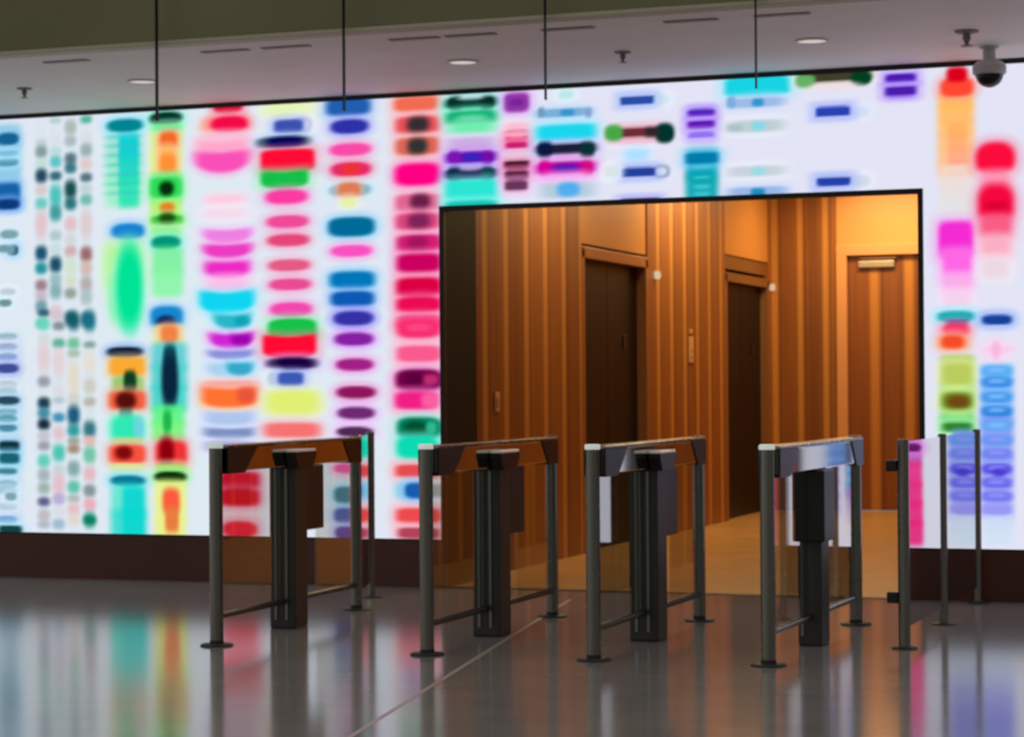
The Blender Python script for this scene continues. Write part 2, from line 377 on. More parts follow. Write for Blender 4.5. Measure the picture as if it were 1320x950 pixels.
# ------------------------------------------------------------------ video wall
BLOBS = """
-6547 2980 2434 651 216 230 238 5 0.5 0 0.5 0
-6550 2498 2433 651 216 230 238 5 0.5 0 0.5 0
-6554 2017 2433 650 216 230 238 5 0.5 0 0.5 0
-6557 1535 2433 650 216 230 238 5 0.5 0 0.5 0
-6560 1054 2432 650 216 230 238 5 0.5 0 0.5 0
-6564 572 2432 649 216 230 238 5 0.5 0 0.5 0
-8199 2903 2244 638 216 232 236 5 0.5 0 0.5 0
-8202 2431 2244 638 216 232 236 5 0.5 0 0.5 0
-8205 1958 2243 638 216 232 236 5 0.5 0 0.5 0
-8208 1486 2243 638 216 232 236 5 0.5 0 0.5 0
-8212 1014 2243 637 216 232 236 5 0.5 0 0.5 0
-8215 542 2242 637 216 232 236 5 0.5 0 0.5 0
-8926 3130 283 193 130 195 220 5 0.34 0 0.8 0
-8927 2987 282 192 126 193 221 5 0.34 0 0.8 0
-8927 2844 283 192 123 191 223 5 0.34 0 0.8 0
-8928 2701 283 193 120 190 225 5 0.34 0 0.8 0
-8893 3121 184 90 20 95 145 2.5 0.25 0 1 1
-8894 2953 173 56 80 150 175 2.5 0.25 0 1 1
-8894 3018 173 37 90 170 200 2.5 0.25 0 0.6 1
-8895 2716 205 186 20 95 165 5 0.25 0 1 1
-8896 2654 194 75 10 55 120 3 0.25 0 1 1
-8886 2440 151 65 120 160 172 2.5 0.25 0 1 1
-8859 2327 100 78 25 75 95 2.5 0.25 0 1 1
-8930 2338 109 56 110 150 165 2.5 0.25 0 1 1
-8900 2030 130 48 185 200 210 2.5 0.25 0 1 1
-8922 1952 108 52 105 145 145 2.5 0.25 0 1 1
-8916 1667 256 177 190 208 225 5 0.34 0 0.7 0
-8916 1537 257 177 190 208 225 5 0.34 0 0.7 0
-8917 1406 257 176 190 209 226 5 0.34 0 0.7 0
-8918 1275 257 176 190 210 226 5 0.34 0 0.7 0
-8919 1144 257 177 190 210 227 5 0.34 0 0.7 0
-8920 1014 256 177 190 211 227 5 0.34 0 0.7 0
-8921 883 256 176 190 212 228 5 0.34 0 0.7 0
-8921 752 257 176 190 212 228 5 0.34 0 0.7 0
-8922 622 257 177 190 213 229 5 0.34 0 0.7 0
-8923 491 257 176 190 214 229 5 0.34 0 0.7 0
-8924 360 257 176 190 215 230 5 0.34 0 0.7 0
-8906 1712 162 52 150 180 195 2.5 0.25 0 1 1
-8907 1638 162 52 150 170 205 2.5 0.25 0 1 1
-8907 1567 162 52 130 160 200 2.5 0.25 0 1 1
-8908 1367 163 53 165 185 195 2.5 0.25 0 1 1
-8909 1321 162 52 170 195 205 2.5 0.25 0 1 1
-8910 1172 162 52 80 140 160 2.5 0.25 0 1 1
-8910 1125 162 52 90 150 170 2.5 0.25 0 1 1
-8910 1060 162 52 70 135 160 2.5 0.25 0 1 1
-8912 753 162 52 60 125 145 2.5 0.25 0 1 1
-8913 660 162 53 110 165 185 2.5 0.25 0 1 1
-8913 613 162 52 150 185 200 2.5 0.25 0 1 1
-8914 501 162 52 180 200 220 2.5 0.25 0 1 1
-8914 408 163 52 120 165 210 2.5 0.25 0 1 1
-8908 1485 190 71 60 75 150 2.5 0.25 0 1 1
-8905 1256 199 63 35 70 90 2.5 0.25 0 1 1
-8896 930 173 78 12 45 62 4 0.25 0 1 1
-8896 844 173 78 20 95 112 4 0.25 0 1 1
-8883 572 95 56 120 160 172 2.5 0.25 0 1 1
-8889 338 194 56 20 62 66 4 0.25 0 1 1
-8621 2654 85 1187 206 222 226 6 0.4 0 0.6 0
-8609 1097 85 1554 208 220 226 6 0.4 0 0.6 0
-8503 2650 85 1184 206 222 226 6 0.4 0 0.6 0
-8488 1097 85 1551 208 220 226 6 0.4 0 0.6 0
-8382 2646 85 1180 206 222 226 6 0.4 0 0.6 0
-8367 1096 84 1547 208 220 226 6 0.4 0 0.6 0
-8256 2641 84 1177 206 222 226 6 0.4 0 0.6 0
-8239 1096 84 1543 208 220 226 6 0.4 0 0.6 0
-8618 3081 94 53 190 205 205 2.4 0.6 0 0.92 0
-8618 3019 94 85 125 150 150 2.4 0.6 0 0.92 0
-8619 2932 94 70 190 215 215 2.4 0.6 0 0.92 0
-8619 2847 94 97 20 58 80 2.4 0.6 0 0.92 0
-8620 2747 94 70 210 195 200 2.4 0.6 0 0.92 0
-8621 2650 94 79 95 195 190 2.4 0.6 0 0.92 0
-8622 2506 94 194 222 190 198 2.4 0.6 0 0.92 0
-8623 2298 94 102 10 68 100 2.4 0.6 0 0.92 0
-8624 2191 94 81 20 140 145 2.4 0.6 0 0.92 0
-8624 2070 94 81 150 118 130 2.4 0.6 0 0.92 0
-8625 1996 94 70 190 180 190 2.4 0.6 0 0.92 0
-8625 1920 94 88 105 150 160 2.4 0.6 0 0.92 0
-8626 1801 94 71 90 200 185 2.4 0.6 0 0.92 0
-8604 1874 98 53 40 90 110 2.4 0.6 0 0.92 0
-8605 1797 98 88 105 210 182 2.4 0.6 0 0.92 0
-8605 1689 99 70 205 215 215 2.4 0.6 0 0.92 0
-8606 1560 98 193 222 200 205 2.4 0.6 0 0.92 0
-8607 1389 99 74 145 148 160 2.4 0.6 0 0.92 0
-8608 1236 98 81 15 45 68 2.4 0.6 0 0.92 0
-8609 1165 98 77 55 130 155 2.4 0.6 0 0.92 0
-8609 1086 98 77 8 28 48 2.4 0.6 0 0.92 0
-8610 1004 98 70 190 190 200 2.4 0.6 0 0.92 0
-8610 934 98 64 150 150 165 2.4 0.6 0 0.92 0
-8611 827 98 91 85 200 180 2.4 0.6 0 0.92 0
-8612 727 98 88 160 172 178 2.4 0.6 0 0.92 0
-8612 634 98 81 150 175 165 2.4 0.6 0 0.92 0
-8613 538 98 64 85 85 130 2.4 0.6 0 0.92 0
-8613 440 99 88 185 180 185 2.4 0.6 0 0.92 0
-8614 375 98 52 170 180 190 2.4 0.6 0 0.92 0
-8500 3233 93 42 170 205 200 2.4 0.6 0 0.92 0
-8500 3094 93 88 215 220 225 2.4 0.6 0 0.92 0
-8501 3011 94 70 180 215 220 2.4 0.6 0 0.92 0
-8501 2942 93 81 85 188 192 2.4 0.6 0 0.92 0
-8502 2842 94 63 40 95 110 2.4 0.6 0 0.92 0
-8503 2702 94 151 65 188 182 2.4 0.6 0 0.92 0
-8504 2582 94 113 55 148 150 2.4 0.6 0 0.92 0
-8505 2419 94 70 170 195 200 2.4 0.6 0 0.92 0
-8505 2326 93 70 195 215 220 2.4 0.6 0 0.92 0
-8506 2215 94 109 15 65 90 2.4 0.6 0 0.92 0
-8507 2114 94 70 150 180 190 2.4 0.6 0 0.92 0
-8507 2031 93 116 125 168 170 2.4 0.6 0 0.92 0
-8508 1873 93 105 215 190 198 2.4 0.6 0 0.92 0
-8483 1854 98 70 205 195 205 2.4 0.6 0 0.92 0
-8483 1780 97 60 125 135 150 2.4 0.6 0 0.92 0
-8484 1658 98 66 85 170 140 2.4 0.6 0 0.92 0
-8485 1521 98 193 224 205 210 2.4 0.6 0 0.92 0
-8486 1318 97 105 215 215 222 2.4 0.6 0 0.92 0
-8487 1254 98 45 175 195 205 2.4 0.6 0 0.92 0
-8488 1134 98 63 55 138 182 2.4 0.6 0 0.92 0
-8488 1023 97 88 220 190 200 2.4 0.6 0 0.92 0
-8489 884 98 116 65 190 170 2.4 0.6 0 0.92 0
-8490 764 98 70 190 210 210 2.4 0.6 0 0.92 0
-8491 663 98 158 222 185 198 2.4 0.6 0 0.92 0
-8491 558 97 77 178 166 210 2.4 0.6 0 0.92 0
-8492 469 98 70 215 215 225 2.4 0.6 0 0.92 0
-8493 381 97 71 150 180 200 2.4 0.6 0 0.92 0
-8379 3181 94 105 165 180 172 2.4 0.6 0 0.92 0
-8380 3085 93 74 165 178 182 2.4 0.6 0 0.92 0
-8380 2959 93 81 78 105 120 2.4 0.6 0 0.92 0
-8381 2893 93 74 45 110 122 2.4 0.6 0 0.92 0
-8382 2742 93 126 8 62 62 2.4 0.6 0 0.92 0
-8382 2642 93 88 28 105 112 2.4 0.6 0 0.92 0
-8383 2498 93 98 222 186 192 2.4 0.6 0 0.92 0
-8384 2388 93 71 205 210 215 2.4 0.6 0 0.92 0
-8385 2305 93 77 205 165 170 2.4 0.6 0 0.92 0
-8385 2194 93 140 205 222 205 2.4 0.6 0 0.92 0
-8386 2092 93 70 210 215 195 2.4 0.6 0 0.92 0
-8387 2009 93 73 140 155 145 2.4 0.6 0 0.92 0
-8388 1834 93 98 18 85 98 2.4 0.6 0 0.92 0
-8362 1815 97 126 18 88 102 2.4 0.6 0 0.92 0
-8364 1656 97 77 105 188 150 2.4 0.6 0 0.92 0
-8364 1584 98 53 165 185 170 2.4 0.6 0 0.92 0
-8365 1409 97 227 224 214 196 2.4 0.6 0 0.92 0
-8366 1262 97 88 205 205 200 2.4 0.6 0 0.92 0
-8367 1148 97 136 12 78 112 2.4 0.6 0 0.92 0
-8368 1041 97 84 38 148 152 2.4 0.6 0 0.92 0
-8368 968 98 53 150 160 150 2.4 0.6 0 0.92 0
-8368 912 97 63 160 130 110 2.4 0.6 0 0.92 0
-8369 774 97 105 125 160 162 2.4 0.6 0 0.92 0
-8370 644 97 87 85 188 158 2.4 0.6 0 0.92 0
-8371 563 97 53 170 180 180 2.4 0.6 0 0.92 0
-8371 489 97 88 228 185 190 2.4 0.6 0 0.92 0
-8372 415 97 87 220 210 200 2.4 0.6 0 0.92 0
-8252 3230 92 56 80 172 150 2.4 0.6 0 0.92 0
-8253 3092 92 88 212 218 222 2.4 0.6 0 0.92 0
-8253 3015 93 91 145 170 170 2.4 0.6 0 0.92 0
-8254 2917 92 87 222 195 198 2.4 0.6 0 0.92 0
-8255 2822 93 63 75 105 120 2.4 0.6 0 0.92 0
-8255 2742 93 70 190 205 210 2.4 0.6 0 0.92 0
-8256 2665 93 74 105 180 170 2.4 0.6 0 0.92 0
-8257 2494 92 192 218 198 204 2.4 0.6 0 0.92 0
-8258 2281 93 105 150 95 98 2.4 0.6 0 0.92 0
-8259 2181 92 105 205 180 170 2.4 0.6 0 0.92 0
-8260 2071 93 105 175 165 165 2.4 0.6 0 0.92 0
-8260 1979 93 105 165 188 190 2.4 0.6 0 0.92 0
-8261 1823 93 104 26 98 120 2.4 0.6 0 0.92 0
-8234 1813 96 139 22 108 130 2.4 0.6 0 0.92 0
-8235 1644 96 49 125 160 150 2.4 0.6 0 0.92 0
-8236 1519 96 157 224 218 208 2.4 0.6 0 0.92 0
-8237 1353 96 105 200 200 190 2.4 0.6 0 0.92 0
-8238 1243 97 63 180 175 165 2.4 0.6 0 0.92 0
-8239 1050 96 115 38 108 120 2.4 0.6 0 0.92 0
-8240 968 97 70 225 180 175 2.4 0.6 0 0.92 0
-8240 872 97 115 105 190 160 2.4 0.6 0 0.92 0
-8241 738 96 105 225 180 190 2.4 0.6 0 0.92 0
-8242 619 96 84 125 140 140 2.4 0.6 0 0.92 0
-8242 523 97 87 232 165 182 2.4 0.6 0 0.92 0
-8243 413 97 108 28 150 120 2.4 0.6 0 0.92 0
-8243 413 97 59 10 120 90 2.4 0.6 0 0.92 0
-7950 3022 296 213 150 222 205 5 0.34 0 0.9 0
-7952 2865 296 212 150 228 200 5 0.34 0 0.9 0
-7953 2708 296 212 150 235 195 5 0.34 0 0.9 0
-7914 3021 160 212 0 200 210 5 0.34 0 0.9 0
-7915 2864 160 212 20 211 192 5 0.34 0 0.9 0
-7916 2706 160 213 40 222 175 5 0.34 0 0.9 0
-7943 3173 287 92 0 130 145 2.5 0.25 0 1 1
-7960 3097 271 26 60 190 195 4 0.5 0 0.45 0
-7961 3031 270 25 60 190 195 4 0.5 0 0.45 0
-7961 2966 270 25 60 190 195 4 0.5 0 0.45 0
-7961 2900 270 26 60 190 195 4 0.5 0 0.45 0
-7962 2834 270 26 60 190 195 4 0.5 0 0.45 0
-7962 2768 270 26 60 190 195 4 0.5 0 0.45 0
-7963 2702 270 26 60 190 195 4 0.5 0 0.45 0
-7923 2432 265 113 20 128 205 2.5 0.25 0 1 1
-7956 2192 311 329 178 240 150 4 0.4 0 1 1
-7947 1973 249 365 110 235 150 3 0.4 0 0.8 1
-7915 2045 197 584 0 222 148 2.2 0.4 0 1 1
-7936 1538 283 165 210 225 190 5 0.34 0 0.6 0
-7937 1415 284 165 206 226 191 5 0.34 0 0.6 0
-7937 1293 283 165 203 228 193 5 0.34 0 0.6 0
-7938 1171 283 165 200 230 195 5 0.34 0 0.6 0
-7939 1049 283 165 196 231 196 5 0.34 0 0.6 0
-7940 927 283 165 193 233 198 5 0.34 0 0.6 0
-7941 804 283 165 190 235 200 5 0.34 0 0.6 0
-7954 1589 286 77 4 22 48 2.5 0.25 0 1 1
-7936 1488 286 128 246 166 48 5 0.25 0 1 1
-7930 1351 249 146 150 195 110 5 0.3 0 1 0
-7914 1378 103 164 12 60 30 3 0.35 0 1 0
-7937 1251 295 132 236 92 60 4 0.25 0 1 1
-7948 1251 162 120 85 14 10 2.3 0.4 0 1 0
-7948 1160 104 73 40 70 50 3 0.4 0 0.8 0
-7938 1056 259 183 45 228 178 3 0.35 0 1 1
-7849 1059 83 146 130 200 235 3 0.4 0 0.7 0
-7933 968 228 54 190 225 120 4 0.4 0 0.8 0
-7938 877 290 132 242 80 60 4 0.25 0 1 1
-7967 886 137 95 125 10 10 2.2 0.45 0 1 0
-7934 786 269 55 215 230 150 4 0.4 0 0.8 0
-7935 691 274 76 0 118 146 2.5 0.25 0 1 1
-7930 549 283 233 90 225 205 5 0.34 0 0.9 0
-7931 375 283 233 50 215 200 5 0.34 0 0.9 0
-7893 541 172 226 10 208 205 5 0.34 0 0.9 0
-7894 373 171 226 10 210 205 5 0.34 0 0.9 0
-7619 3153 243 181 205 240 140 5 0.34 0 0.9 0
-7620 3019 243 182 215 239 130 5 0.34 0 0.9 0
-7621 2884 243 182 225 238 120 5 0.34 0 0.9 0
-7608 3059 158 218 248 205 90 5 0.34 0 0.8 0
-7609 2897 158 218 250 190 90 5 0.34 0 0.8 0
-7619 3207 254 94 0 52 40 2.5 0.25 0 1 1
-7609 3145 225 47 110 235 150 4 0.4 0 1 1
-7600 3054 135 119 238 102 36 3 0.4 0 1 1
-7610 2972 103 73 250 180 70 3 0.5 0 1 1
-7607 2891 126 145 250 140 52 3 0.45 0 1 1
-7622 2720 243 218 90 228 110 5 0.34 0 0.9 0
-7623 2558 243 218 175 240 95 5 0.34 0 0.9 0
-7622 2728 254 145 45 215 85 4 0.25 0 1 1
-7618 2720 115 101 0 45 8 2.2 0.5 0 1 0
-7613 2582 114 83 225 125 35 2.5 0.5 0 1 0
-7614 2501 246 72 60 190 60 3.5 0.25 0 1 1
-7614 2510 127 80 20 78 4 2.4 0.5 0 1 0
-7624 2419 225 73 150 235 140 4 0.4 0 1 1
-7625 2345 229 94 0 148 118 2.5 0.25 0 1 1
-7613 2215 243 200 115 236 150 5 0.34 0 0.85 0
-7614 2067 243 200 130 242 160 5 0.34 0 0.85 0
-7622 1830 255 152 22 132 202 3 0.25 0 1 1
-7627 1788 143 98 4 24 72 2.3 0.45 0 1 0
-7611 1733 230 91 235 220 140 5 0.34 0 0.9 0
-7611 1666 231 90 220 235 150 5 0.34 0 0.9 0
-7603 1708 135 127 236 128 66 3 0.4 0 1 1
-7606 1555 279 194 85 200 205 5 0.34 0 0.9 0
-7607 1412 279 194 72 202 200 5 0.34 0 0.9 0
-7608 1268 279 193 60 205 195 5 0.34 0 0.9 0
-7600 1548 102 182 10 80 95 3 0.4 0 1 0
-7601 1385 131 380 8 36 58 2.4 0.4 0 1 0
-7615 1143 254 146 90 240 130 5 0.34 0 0.9 0
-7615 1035 255 145 120 240 120 5 0.34 0 0.9 0
-7623 1104 70 163 30 180 70 2.4 0.5 0 1 0
-7594 878 249 188 234 50 52 4 0.25 0 1 1
-7629 896 115 200 140 0 12 2.3 0.5 0 1 0
-7595 778 224 55 170 220 110 4 0.4 0 1 1
-7601 719 249 80 8 48 8 2.5 0.25 0 1 1
-7600 616 243 174 228 240 130 5 0.34 0 0.9 0
-7601 487 242 175 230 238 130 5 0.34 0 0.9 0
-7602 359 242 174 232 236 130 5 0.34 0 0.9 0
-7596 552 135 181 246 88 58 3 0.4 0 1 0
-7591 426 106 181 228 122 60 4 0.4 0 1 0
-7138 3263 220 90 205 0 42 2.5 0.25 0 1 1
-7159 3142 341 119 252 150 110 3 0.4 0 1 1
-7129 3144 280 112 240 8 70 2.5 0.25 0 1 1
-7180 3044 381 72 240 185 205 4 0.4 0 1 1
-7180 2972 392 126 250 165 196 4 0.35 0.15 1 1
-7187 2895 411 136 244 78 180 3 0.3 0.25 1 1
-7162 2628 300 62 252 200 222 3 0.5 0 1 1
-7163 2531 341 72 240 215 232 4 0.5 0 1 1
-7148 2383 370 90 234 125 222 3 0.3 0.3 1 1
-7149 2279 371 90 230 58 190 3 0.3 0.25 1 1
-7152 2148 341 118 232 40 192 3 0.3 0.2 1 1
-7152 2046 320 90 246 188 228 4 0.5 0 1 1
-7157 1929 417 143 15 208 236 4 0.22 0.25 1 1
-7118 1797 280 94 40 180 195 3 0.35 0.3 1 1
-7038 1788 119 71 10 155 180 2.5 0.5 0 0.8 0
-7125 1664 330 97 205 35 205 3 0.3 0.35 1 1
-7049 1663 159 89 150 0 170 2.5 0.5 0.2 0.9 0
-7130 1564 345 61 135 140 214 3 0.35 0.3 1 1
-7141 1462 340 90 165 205 235 3 0.4 0.2 1 1
-7061 1467 199 89 50 165 198 2.5 0.4 0.2 1 1
-7141 1345 410 79 244 165 158 5 0.3 0 1 1
-7146 1220 380 90 253 205 125 3.5 0.4 0.2 1 1
-7142 1270 416 129 250 112 48 4.5 0.25 0.2 1 1
-7012 1282 140 108 225 75 60 2.5 0.5 0 0.8 0
-7143 1127 380 90 172 194 232 4 0.35 0.2 1 1
-7144 1023 381 72 120 140 190 4 0.35 0.2 1 1
-7144 933 380 72 170 170 205 4 0.4 0 1 1
-7072 786 355 186 250 200 215 5 0.34 0 0.6 0
-7073 648 355 186 248 196 211 5 0.34 0 0.6 0
-7074 510 355 186 246 193 208 5 0.34 0 0.6 0
-7075 372 355 187 245 190 205 5 0.34 0 0.6 0
-7070 701 299 114 215 0 48 4 0.3 0 1 1
-7071 585 299 121 214 0 40 3.5 0.3 0 1 1
-7068 365 259 111 236 30 60 2.5 0.25 0 1 1
-6682 3226 373 106 226 240 182 3 0.5 0 1 1
-6585 3111 156 110 190 196 205 2.5 0.3 0 1 1
-6571 3110 78 63 225 228 240 2.2 0.4 0 1 0
-6679 3108 220 93 58 78 170 4 0.25 0 1 1
-6719 3004 403 81 60 85 110 3 0.25 0 1 1
-6707 3003 275 74 0 0 84 3 0.3 0 1 0
-6688 2878 404 149 250 10 52 6 0.14 0 1 1
-6713 2751 357 114 20 188 70 5 0.18 0.15 1 1
-6698 2629 315 100 245 58 160 2.5 0.25 0 1 1
-6692 2460 314 89 235 72 150 2.5 0.25 0 1 1
-6687 2334 314 85 225 68 120 2.5 0.25 0 1 1
-6681 2163 314 82 225 88 130 2.5 0.25 0 1 1
-6676 2033 313 81 230 72 145 2.5 0.25 0 1 1
-6670 1863 314 99 240 68 170 2.5 0.25 0 1 1
-6661 1736 364 124 20 190 70 5 0.18 -0.1 1 1
-6684 1614 401 149 250 10 52 6 0.14 0.15 1 1
-6665 1496 382 81 60 45 90 3 0.25 0 1 1
-6655 1496 255 78 22 0 62 3 0.3 0 1 0
-6803 1393 99 92 190 205 215 2.4 0.35 0 1 1
-6675 1392 192 92 58 86 178 4 0.25 0 1 1
-6661 1232 402 163 220 234 112 4 0.4 0 1 1
-6668 1044 416 100 242 112 112 4 0.3 0 1 1
-6235 3218 327 116 32 92 172 4 0.25 0 1 1
-6226 3085 279 99 45 48 165 2.5 0.25 0 1 1
-6222 2930 304 88 245 72 165 2.5 0.25 0 1 1
-6219 2797 298 99 225 40 100 2.5 0.25 0 1 1
-6219 2797 134 71 235 50 45 2.3 0.5 0 0.9 0
-6224 2658 298 88 110 170 185 2.5 0.25 0 1 1
-6231 2658 161 102 218 120 82 3 0.3 0 1 1
-6236 2574 96 60 226 238 160 2.5 0.5 0 1 1
-6218 2410 342 133 0 104 150 3.2 0.2 0 1 1
-6219 2248 303 80 245 78 190 2.5 0.25 0 1 1
-6215 2054 330 115 0 115 182 3.6 0.25 0 1 1
-6214 1926 319 105 10 88 176 3.4 0.25 0 1 1
-6207 1794 280 98 52 48 162 2.5 0.25 0 1 1
-6207 1795 280 95 52 48 162 2.5 0.25 0 1 1
-6204 1655 285 91 132 30 162 2.5 0.25 0 1 1
-6200 1483 272 84 160 30 130 2.5 0.25 0 1 1
-6191 1297 284 85 140 20 92 2.5 0.25 0 1 1
-6192 1158 272 84 108 40 112 2.5 0.25 0 1 1
-6203 1032 265 70 78 38 80 2.5 0.25 0 1 1
-6253 786 212 67 236 88 170 2.5 0.25 0 1 1
-6264 607 192 113 20 125 148 3 0.25 0 1 1
-6265 470 192 101 50 98 172 3 0.25 0 1 1
-6256 352 192 88 42 58 152 3 0.25 0 1 1
-5726 3215 368 158 250 205 216 5 0.34 0 0.55 0
-5727 3098 368 158 250 204 215 5 0.34 0 0.55 0
-5728 2981 368 159 250 204 215 5 0.34 0 0.55 0
-5729 2863 368 158 250 204 215 5 0.34 0 0.55 0
-5730 2746 369 158 250 204 215 5 0.34 0 0.55 0
-5731 2629 368 158 250 203 215 5 0.34 0 0.55 0
-5731 2511 368 159 250 203 215 5 0.34 0 0.55 0
-5732 2394 368 158 250 203 214 5 0.34 0 0.55 0
-5733 2277 368 158 250 203 214 5 0.34 0 0.55 0
-5734 2160 368 158 250 203 214 5 0.34 0 0.55 0
-5735 2043 368 158 250 202 214 5 0.34 0 0.55 0
-5736 1925 368 159 250 202 214 5 0.34 0 0.55 0
-5737 1808 368 158 250 202 214 5 0.34 0 0.55 0
-5738 1691 368 158 250 202 213 5 0.34 0 0.55 0
-5739 1574 368 158 250 202 213 5 0.34 0 0.55 0
-5739 1457 368 158 250 201 213 5 0.34 0 0.55 0
-5740 1340 368 158 250 201 213 5 0.34 0 0.55 0
-5741 1223 368 158 250 201 213 5 0.34 0 0.55 0
-5742 1106 368 159 250 201 213 5 0.34 0 0.55 0
-5743 988 368 158 250 201 212 5 0.34 0 0.55 0
-5744 871 368 158 250 200 212 5 0.34 0 0.55 0
-5745 754 368 158 250 200 212 5 0.34 0 0.55 0
-5746 637 368 158 250 200 212 5 0.34 0 0.55 0
-5747 520 368 158 250 200 212 5 0.34 0 0.55 0
-5747 403 368 158 250 200 212 5 0.34 0 0.55 0
-5740 3214 320 98 236 105 80 4 0.25 0 1 1
-5732 3074 316 115 230 78 85 4 0.25 0 1 1
-5728 3074 158 108 52 42 50 2.5 0.5 0 1 0
-5733 2932 315 118 216 98 85 4 0.25 0 1 1
-5733 2932 142 108 48 50 48 2.5 0.5 0 1 0
-5734 2744 327 150 250 0 130 3.4 0.25 0 1 1
-5736 2556 316 118 222 98 140 4 0.25 0 1 1
-5717 2559 142 108 102 28 70 2.5 0.5 0 1 0
-5737 2431 316 114 216 68 122 4 0.25 0 1 1
-5727 2431 161 104 124 34 86 2.5 0.5 0 1 0
-5728 2288 320 111 206 30 112 4 0.25 0 1 1
-5738 2288 150 91 160 20 92 2.5 0.5 0 1 0
-5729 2154 316 125 200 0 92 4 0.25 0 1 1
-5731 1996 320 125 216 0 66 4 0.25 0 1 1
-5731 1878 320 104 232 10 82 3.4 0.25 0 1 1
-5732 1762 312 94 238 20 90 3.4 0.25 0 1 1
-5733 1718 316 129 242 45 110 3 0.25 0 1 1
-5733 1725 169 53 250 70 130 2.5 0.5 0 0.8 0
-5734 1551 315 108 246 88 140 4 0.25 0 1 1
-5735 1377 338 146 118 0 76 3.2 0.2 0 1 1
-5651 1378 112 69 200 55 118 2.5 0.5 0 0.8 0
-5773 1381 132 87 80 0 55 2.4 0.5 0 0.8 0
-5755 1240 305 118 236 30 130 4 0.25 0 1 1
-5661 1240 112 104 245 120 170 3 0.5 0 0.7 0
-5734 1058 323 146 0 130 96 3.2 0.2 0 1 1
-5760 1058 169 94 0 78 48 2.4 0.5 0 1 0
-5648 1064 75 69 60 190 150 2.4 0.5 0 0.8 0
-5748 927 301 146 10 214 175 3.4 0.25 0 1 1
-5749 771 316 87 226 72 75 4 0.25 0 1 1
-5778 641 245 115 120 200 220 3 0.5 0 1 1
-5760 641 162 104 20 90 172 3 0.25 0 1 1
-5610 642 112 86 160 165 172 3 0.4 0 1 1
-5742 476 323 100 232 72 75 4 0.25 0 1 1
-5743 358 301 76 175 65 85 4 0.25 0 1 1
-5350 3195 384 161 205 190 225 5 0.34 0 0.5 0
-5351 3075 384 161 202 197 227 5 0.34 0 0.5 0
-5352 2956 384 161 199 204 229 5 0.34 0 0.5 0
-5353 2836 384 161 196 211 231 5 0.34 0 0.5 0
-5354 2717 384 162 193 218 233 5 0.34 0 0.5 0
-5355 2598 383 161 190 225 235 5 0.34 0 0.5 0
-5351 3151 332 93 120 230 180 4 0.4 0 1 1
-5350 3202 362 71 0 58 46 4 0.25 0 1 1
-5459 3203 101 87 0 45 36 3 0.4 0 1 0
-5234 3197 99 87 0 40 36 3 0.4 0 1 0
-5350 3233 183 25 200 220 225 3 0.5 0 0.8 0
-5351 3103 355 93 20 170 112 4 0.25 0 1 1
-5351 3109 200 37 70 205 150 3 0.5 0 0.8 0
-5347 3032 299 77 110 232 172 3 0.5 0 1 1
-5352 2934 340 78 200 170 220 4 0.5 0 1 1
-5353 2841 355 78 112 10 172 4 0.25 0 1 1
-5470 2846 83 87 120 20 175 3 0.4 0 1 0
-5237 2836 82 87 115 10 165 3 0.4 0 1 0
-5345 2841 133 62 58 32 182 3 0.5 0 1 0
-5354 2733 359 71 22 20 70 4 0.25 0 1 1
-5470 2733 93 93 8 40 66 3 0.4 0 1 0
-5238 2730 92 87 10 60 70 3 0.4 0 1 0
-5354 2764 149 19 205 190 230 3 0.5 0 0.7 0
-5355 2624 363 140 42 224 206 5 0.25 0 1 1
-5355 2531 362 46 20 190 175 5 0.25 0 1 1
-5029 3186 177 129 142 52 162 4 0.25 0 1 1
-5029 3186 98 46 110 30 140 3 0.5 0 0.8 0
-5030 3035 148 40 246 190 205 4 0.4 0 1 1
-5030 2994 157 37 232 130 160 4 0.4 0 1 1
-5031 2948 157 43 236 58 110 4 0.25 0 1 1
-5031 2906 158 40 200 30 108 4 0.25 0 1 1
-5030 2974 99 31 252 180 195 4 0.5 0 0.6 0
-5032 2780 176 56 66 5 25 5 0.25 0 1 1
-5032 2712 167 62 78 18 50 5 0.25 0 1 1
-5032 2743 82 16 190 90 120 3 0.5 0 0.8 0
-5036 2677 82 16 190 120 150 3 0.5 0 0.8 0
-5036 2643 161 68 105 50 88 5 0.25 0 1 1
-4688 2942 414 165 205 225 238 5 0.34 0 0.5 0
-4689 2820 414 164 208 218 237 5 0.34 0 0.5 0
-4690 2698 414 165 211 211 236 5 0.34 0 0.5 0
-4691 2576 414 165 215 205 235 5 0.34 0 0.5 0
-4687 3221 97 55 180 228 225 3 0.5 0 1 1
-4704 3104 364 58 120 172 212 4 0.35 0 1 1
-4680 3103 97 46 50 145 200 3 0.4 0 1 0
-4858 3112 48 67 110 150 190 3 0.4 0 1 0
-4536 3096 48 67 130 160 200 3 0.4 0 1 0
-4689 2978 403 101 26 210 232 5 0.25 0 1 1
-4690 2870 402 67 30 26 56 4 0.25 0 1 1
-4836 2870 107 101 10 22 62 2.8 0.35 0 1 0
-4546 2860 106 101 8 46 50 2.8 0.35 0 1 0
-4691 2818 177 22 215 180 225 3 0.5 0 0.8 0
-4694 2745 396 83 202 0 160 4 0.25 0 1 1
-4837 2750 81 95 205 0 150 3 0.4 0 1 0
-4547 2739 80 94 205 10 130 3 0.4 0 1 0
-4691 2745 177 61 96 22 172 3 0.5 0 1 0
-4695 2665 322 61 248 150 232 4 0.5 0 1 1
-4684 2599 370 101 178 200 216 4 0.4 0 1 1
-4676 2604 155 95 80 170 236 2.5 0.4 0 1 0
-4053 3158 125 66 205 225 235 2.5 0.3 0 1 1
-4207 3161 224 57 40 76 166 8 0.12 0 1 1
-4213 2823 157 100 170 220 250 3 0.5 0 1 1
